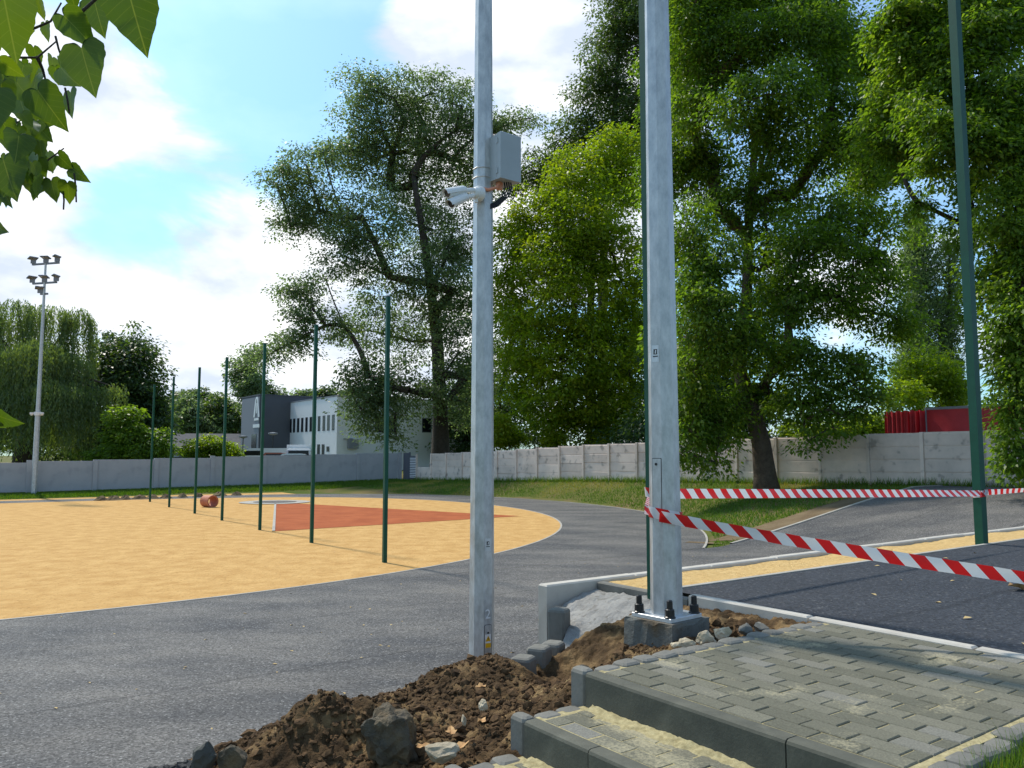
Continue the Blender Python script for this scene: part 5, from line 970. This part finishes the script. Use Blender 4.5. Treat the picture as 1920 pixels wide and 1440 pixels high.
for _ in range(6):
    x = random.uniform(-20, 40); y = random.uniform(-40, 260); LV.append((x, y, x+random.uniform(-20, 30), y+random.uniform(50, 90), random.uniform(2.8, 3.3), random.uniform(-.9, .9)))
for i, (x0, y0, x1, y1, d, roll) in enumerate(LV):
    p = gd(x0, y0, d+random.uniform(-.06, .06)); q = gd(x1, y1, d+random.uniform(-.05, .05)); yv = (q-p); ln = yv.length*1.02; yv.normalize()
    tocam = (Vector((0, 0, CZ))-p).normalized(); zv = (tocam-yv*tocam.dot(yv)).normalized(); zv = Matrix.Rotation(roll, 3, yv) @ zv; xv = yv.cross(zv)
    o = link('leaf', CM[i % 6], ct); R_ = Matrix((xv, yv, zv)).transposed().to_4x4(); asp = random.uniform(.82, 1.08)
    o.matrix_local = Matrix.Translation(p-cb_) @ R_ @ Matrix.Diagonal((ln*asp, ln, ln, 1))
# ------------------------------------------------------------------ grass, straw, fallen leaves
def blades(name, label, pts, hmin, hmax, wd, tintf, zoff=-.03, zfun=None):
    n = len(pts); z = (zfun or hterr)(pts[:, 0], pts[:, 1])+zoff; base = np.stack([pts[:, 0]*CA-pts[:, 1]*SA, pts[:, 0]*SA+pts[:, 1]*CA, z], -1)
    h = hmin+(hmax-hmin)*RNG.random(n); a = RNG.random(n)*6.283; s = np.stack([np.cos(a), np.sin(a), 0*a], -1)*wd/2; ln = RNG.standard_normal((n, 3))*.33; ln[:, 2] = 1
    V = np.stack([base-s, base+s, base+ln*h[:, None]], 1).reshape(-1, 3); return tag(link(name, fastmesh(name, V, 3, M['blade'], np.clip(tintf(pts), 0, 1))), label, 'grass', kind='stuff')
def dry(p): return .22+.7*sstep(.50, .64, fbm(p[:, 0]*.45, p[:, 1]*.35, 40, 4))*(p[:, 0] > 24-0*p[:, 0])*.9+.15*RNG.standard_normal(len(p))
n = 120000; u = RNG.uniform(14, 29, n); w = RNG.uniform(14.1, 52, n); ok = (np.hypot(u-2.1, w-34) > 24.7) & ~((u < 26.5) & (w < 15.3) & (u > 17.8)) & ~((w > 44) & (u < 24)); pts = np.stack([u, w], -1)[ok]
blades('slope_grass', 'short green and dry grass on the slope below the concrete wall', pts, .04, .13, .03, dry)
n = 50000; u = RNG.uniform(-14, 28.5, n); w = 51.2+2.75*RNG.random(n)**.8; blades('verge_grass', 'green grass verge along the grey wall', np.stack([u, w], -1), .06, .2, .04, lambda p: .3+.15*RNG.standard_normal(len(p)))
n = 5000; w = RNG.uniform(8, 52, n); u = 28.95-np.abs(RNG.standard_normal(n))*.12; blades('wall_foot_weeds', 'taller weeds along the foot of the concrete wall', np.stack([u, w], -1), .1, .38, .03, lambda p: .35+.25*RNG.standard_normal(len(p)))
n = 20000; u = RNG.uniform(1.8, 4.5, n); w = 1.36-np.abs(RNG.standard_normal(n))*.45+.03*RNG.standard_normal(n); ok = (w > -.3) & (w < 1.37); blades('bank_grass', 'fresh green grass beside the paved landing', np.stack([u, w], -1)[ok], .04, .14, .006, lambda p: .4+.2*RNG.standard_normal(len(p)), zfun=lambda u, w: hterr(u, w)+.02)
n = 300; u = RNG.normal(3.15, .22, n); w = RNG.normal(3.35, .10, n); z = zs(u, w)+.012; base = np.stack([u*CA-w*SA, u*SA+w*CA, z], -1); a = RNG.random(n)*6.283; dv = np.stack([np.cos(a), np.sin(a), .1*RNG.standard_normal(n)], -1)*(.03+.06*RNG.random(n))[:, None]; sd = np.cross(dv, [0, 0, 1.0]); sd /= np.linalg.norm(sd, axis=1, keepdims=True); V = np.stack([base-sd*.0012, base+sd*.0012, base+dv], 1).reshape(-1, 3)
tag(link('straw_litter', fastmesh('straw_litter', V, 3, M['straw'])), 'dry straw scattered on the soil below the bolted pole', 'straw', kind='stuff')
def dleaf(px, py, d, s, lb, z=None, m='dryleaf'):
    p = gd(px, py, d) if z is None else gp(px, py, z); n = 10; rs = random.Random(px)
    rim = [(s*.5*math.cos(6.283*k/n)*(1+.35*math.cos(18.85*k/n)), s*.36*math.sin(6.283*k/n)*(1+.3*math.cos(18.85*k/n)), s*rs.uniform(0, .28)) for k in range(n)]
    o = MB().add(rim+[(0, 0, s*.05)], [(k, (k+1) % n, n) for k in range(n)]).build('fallen_leaf', M[m], None, loc=p); o.rotation_euler = (rs.uniform(-.3, .3), rs.uniform(-.3, .3), rs.uniform(0, 6)); tag(o, lb, 'leaf', 'fallen dry leaves')
dleaf(1912, 1104, 0, .16, 'curled brown leaf on the dark asphalt at the right edge', ZP+.01); dleaf(901, 1288, 4.45, .06, 'orange brown leaf high on the soil behind the steps'); dleaf(846, 1372, 3.95, .07, 'orange leaf right of the boulder'); dleaf(866, 1400, 3.78, .08, 'pale brown leaf beside the pale angular stone'); dleaf(905, 1352, 4.05, .055, 'reddish leaf near the left end of the middle step'); dleaf(790, 1400, 3.85, .06, 'brown leaf at the foot of the boulder')

n = 150; u = RNG.uniform(-3, 17, n); w = RNG.uniform(5.5, 13.8, n); u2 = RNG.uniform(4.9, 11, 40); w2 = RNG.uniform(-1, 4.2, 40)
base = np.concatenate([np.stack([u*CA-w*SA, u*SA+w*CA, zramp(u)+.012], -1), np.stack([u2*CA-w2*SA, u2*SA+w2*CA, 0*u2+ZP+.003], -1)]); m = len(base); a = RNG.random(m)*6.283; ln = .025+.05*RNG.random(m)
V = leaf_quads(base, np.stack([np.cos(a), np.sin(a), .12*RNG.standard_normal(m)], -1), np.stack([.3*RNG.standard_normal(m), .3*RNG.standard_normal(m), np.ones(m)], -1), ln, ln*.5)
tag(link('leaf_litter', fastmesh('leaf_litter', V, 4, M['straw'])), 'tiny pale dry leaves scattered over the asphalt', 'leaf litter', kind='stuff')
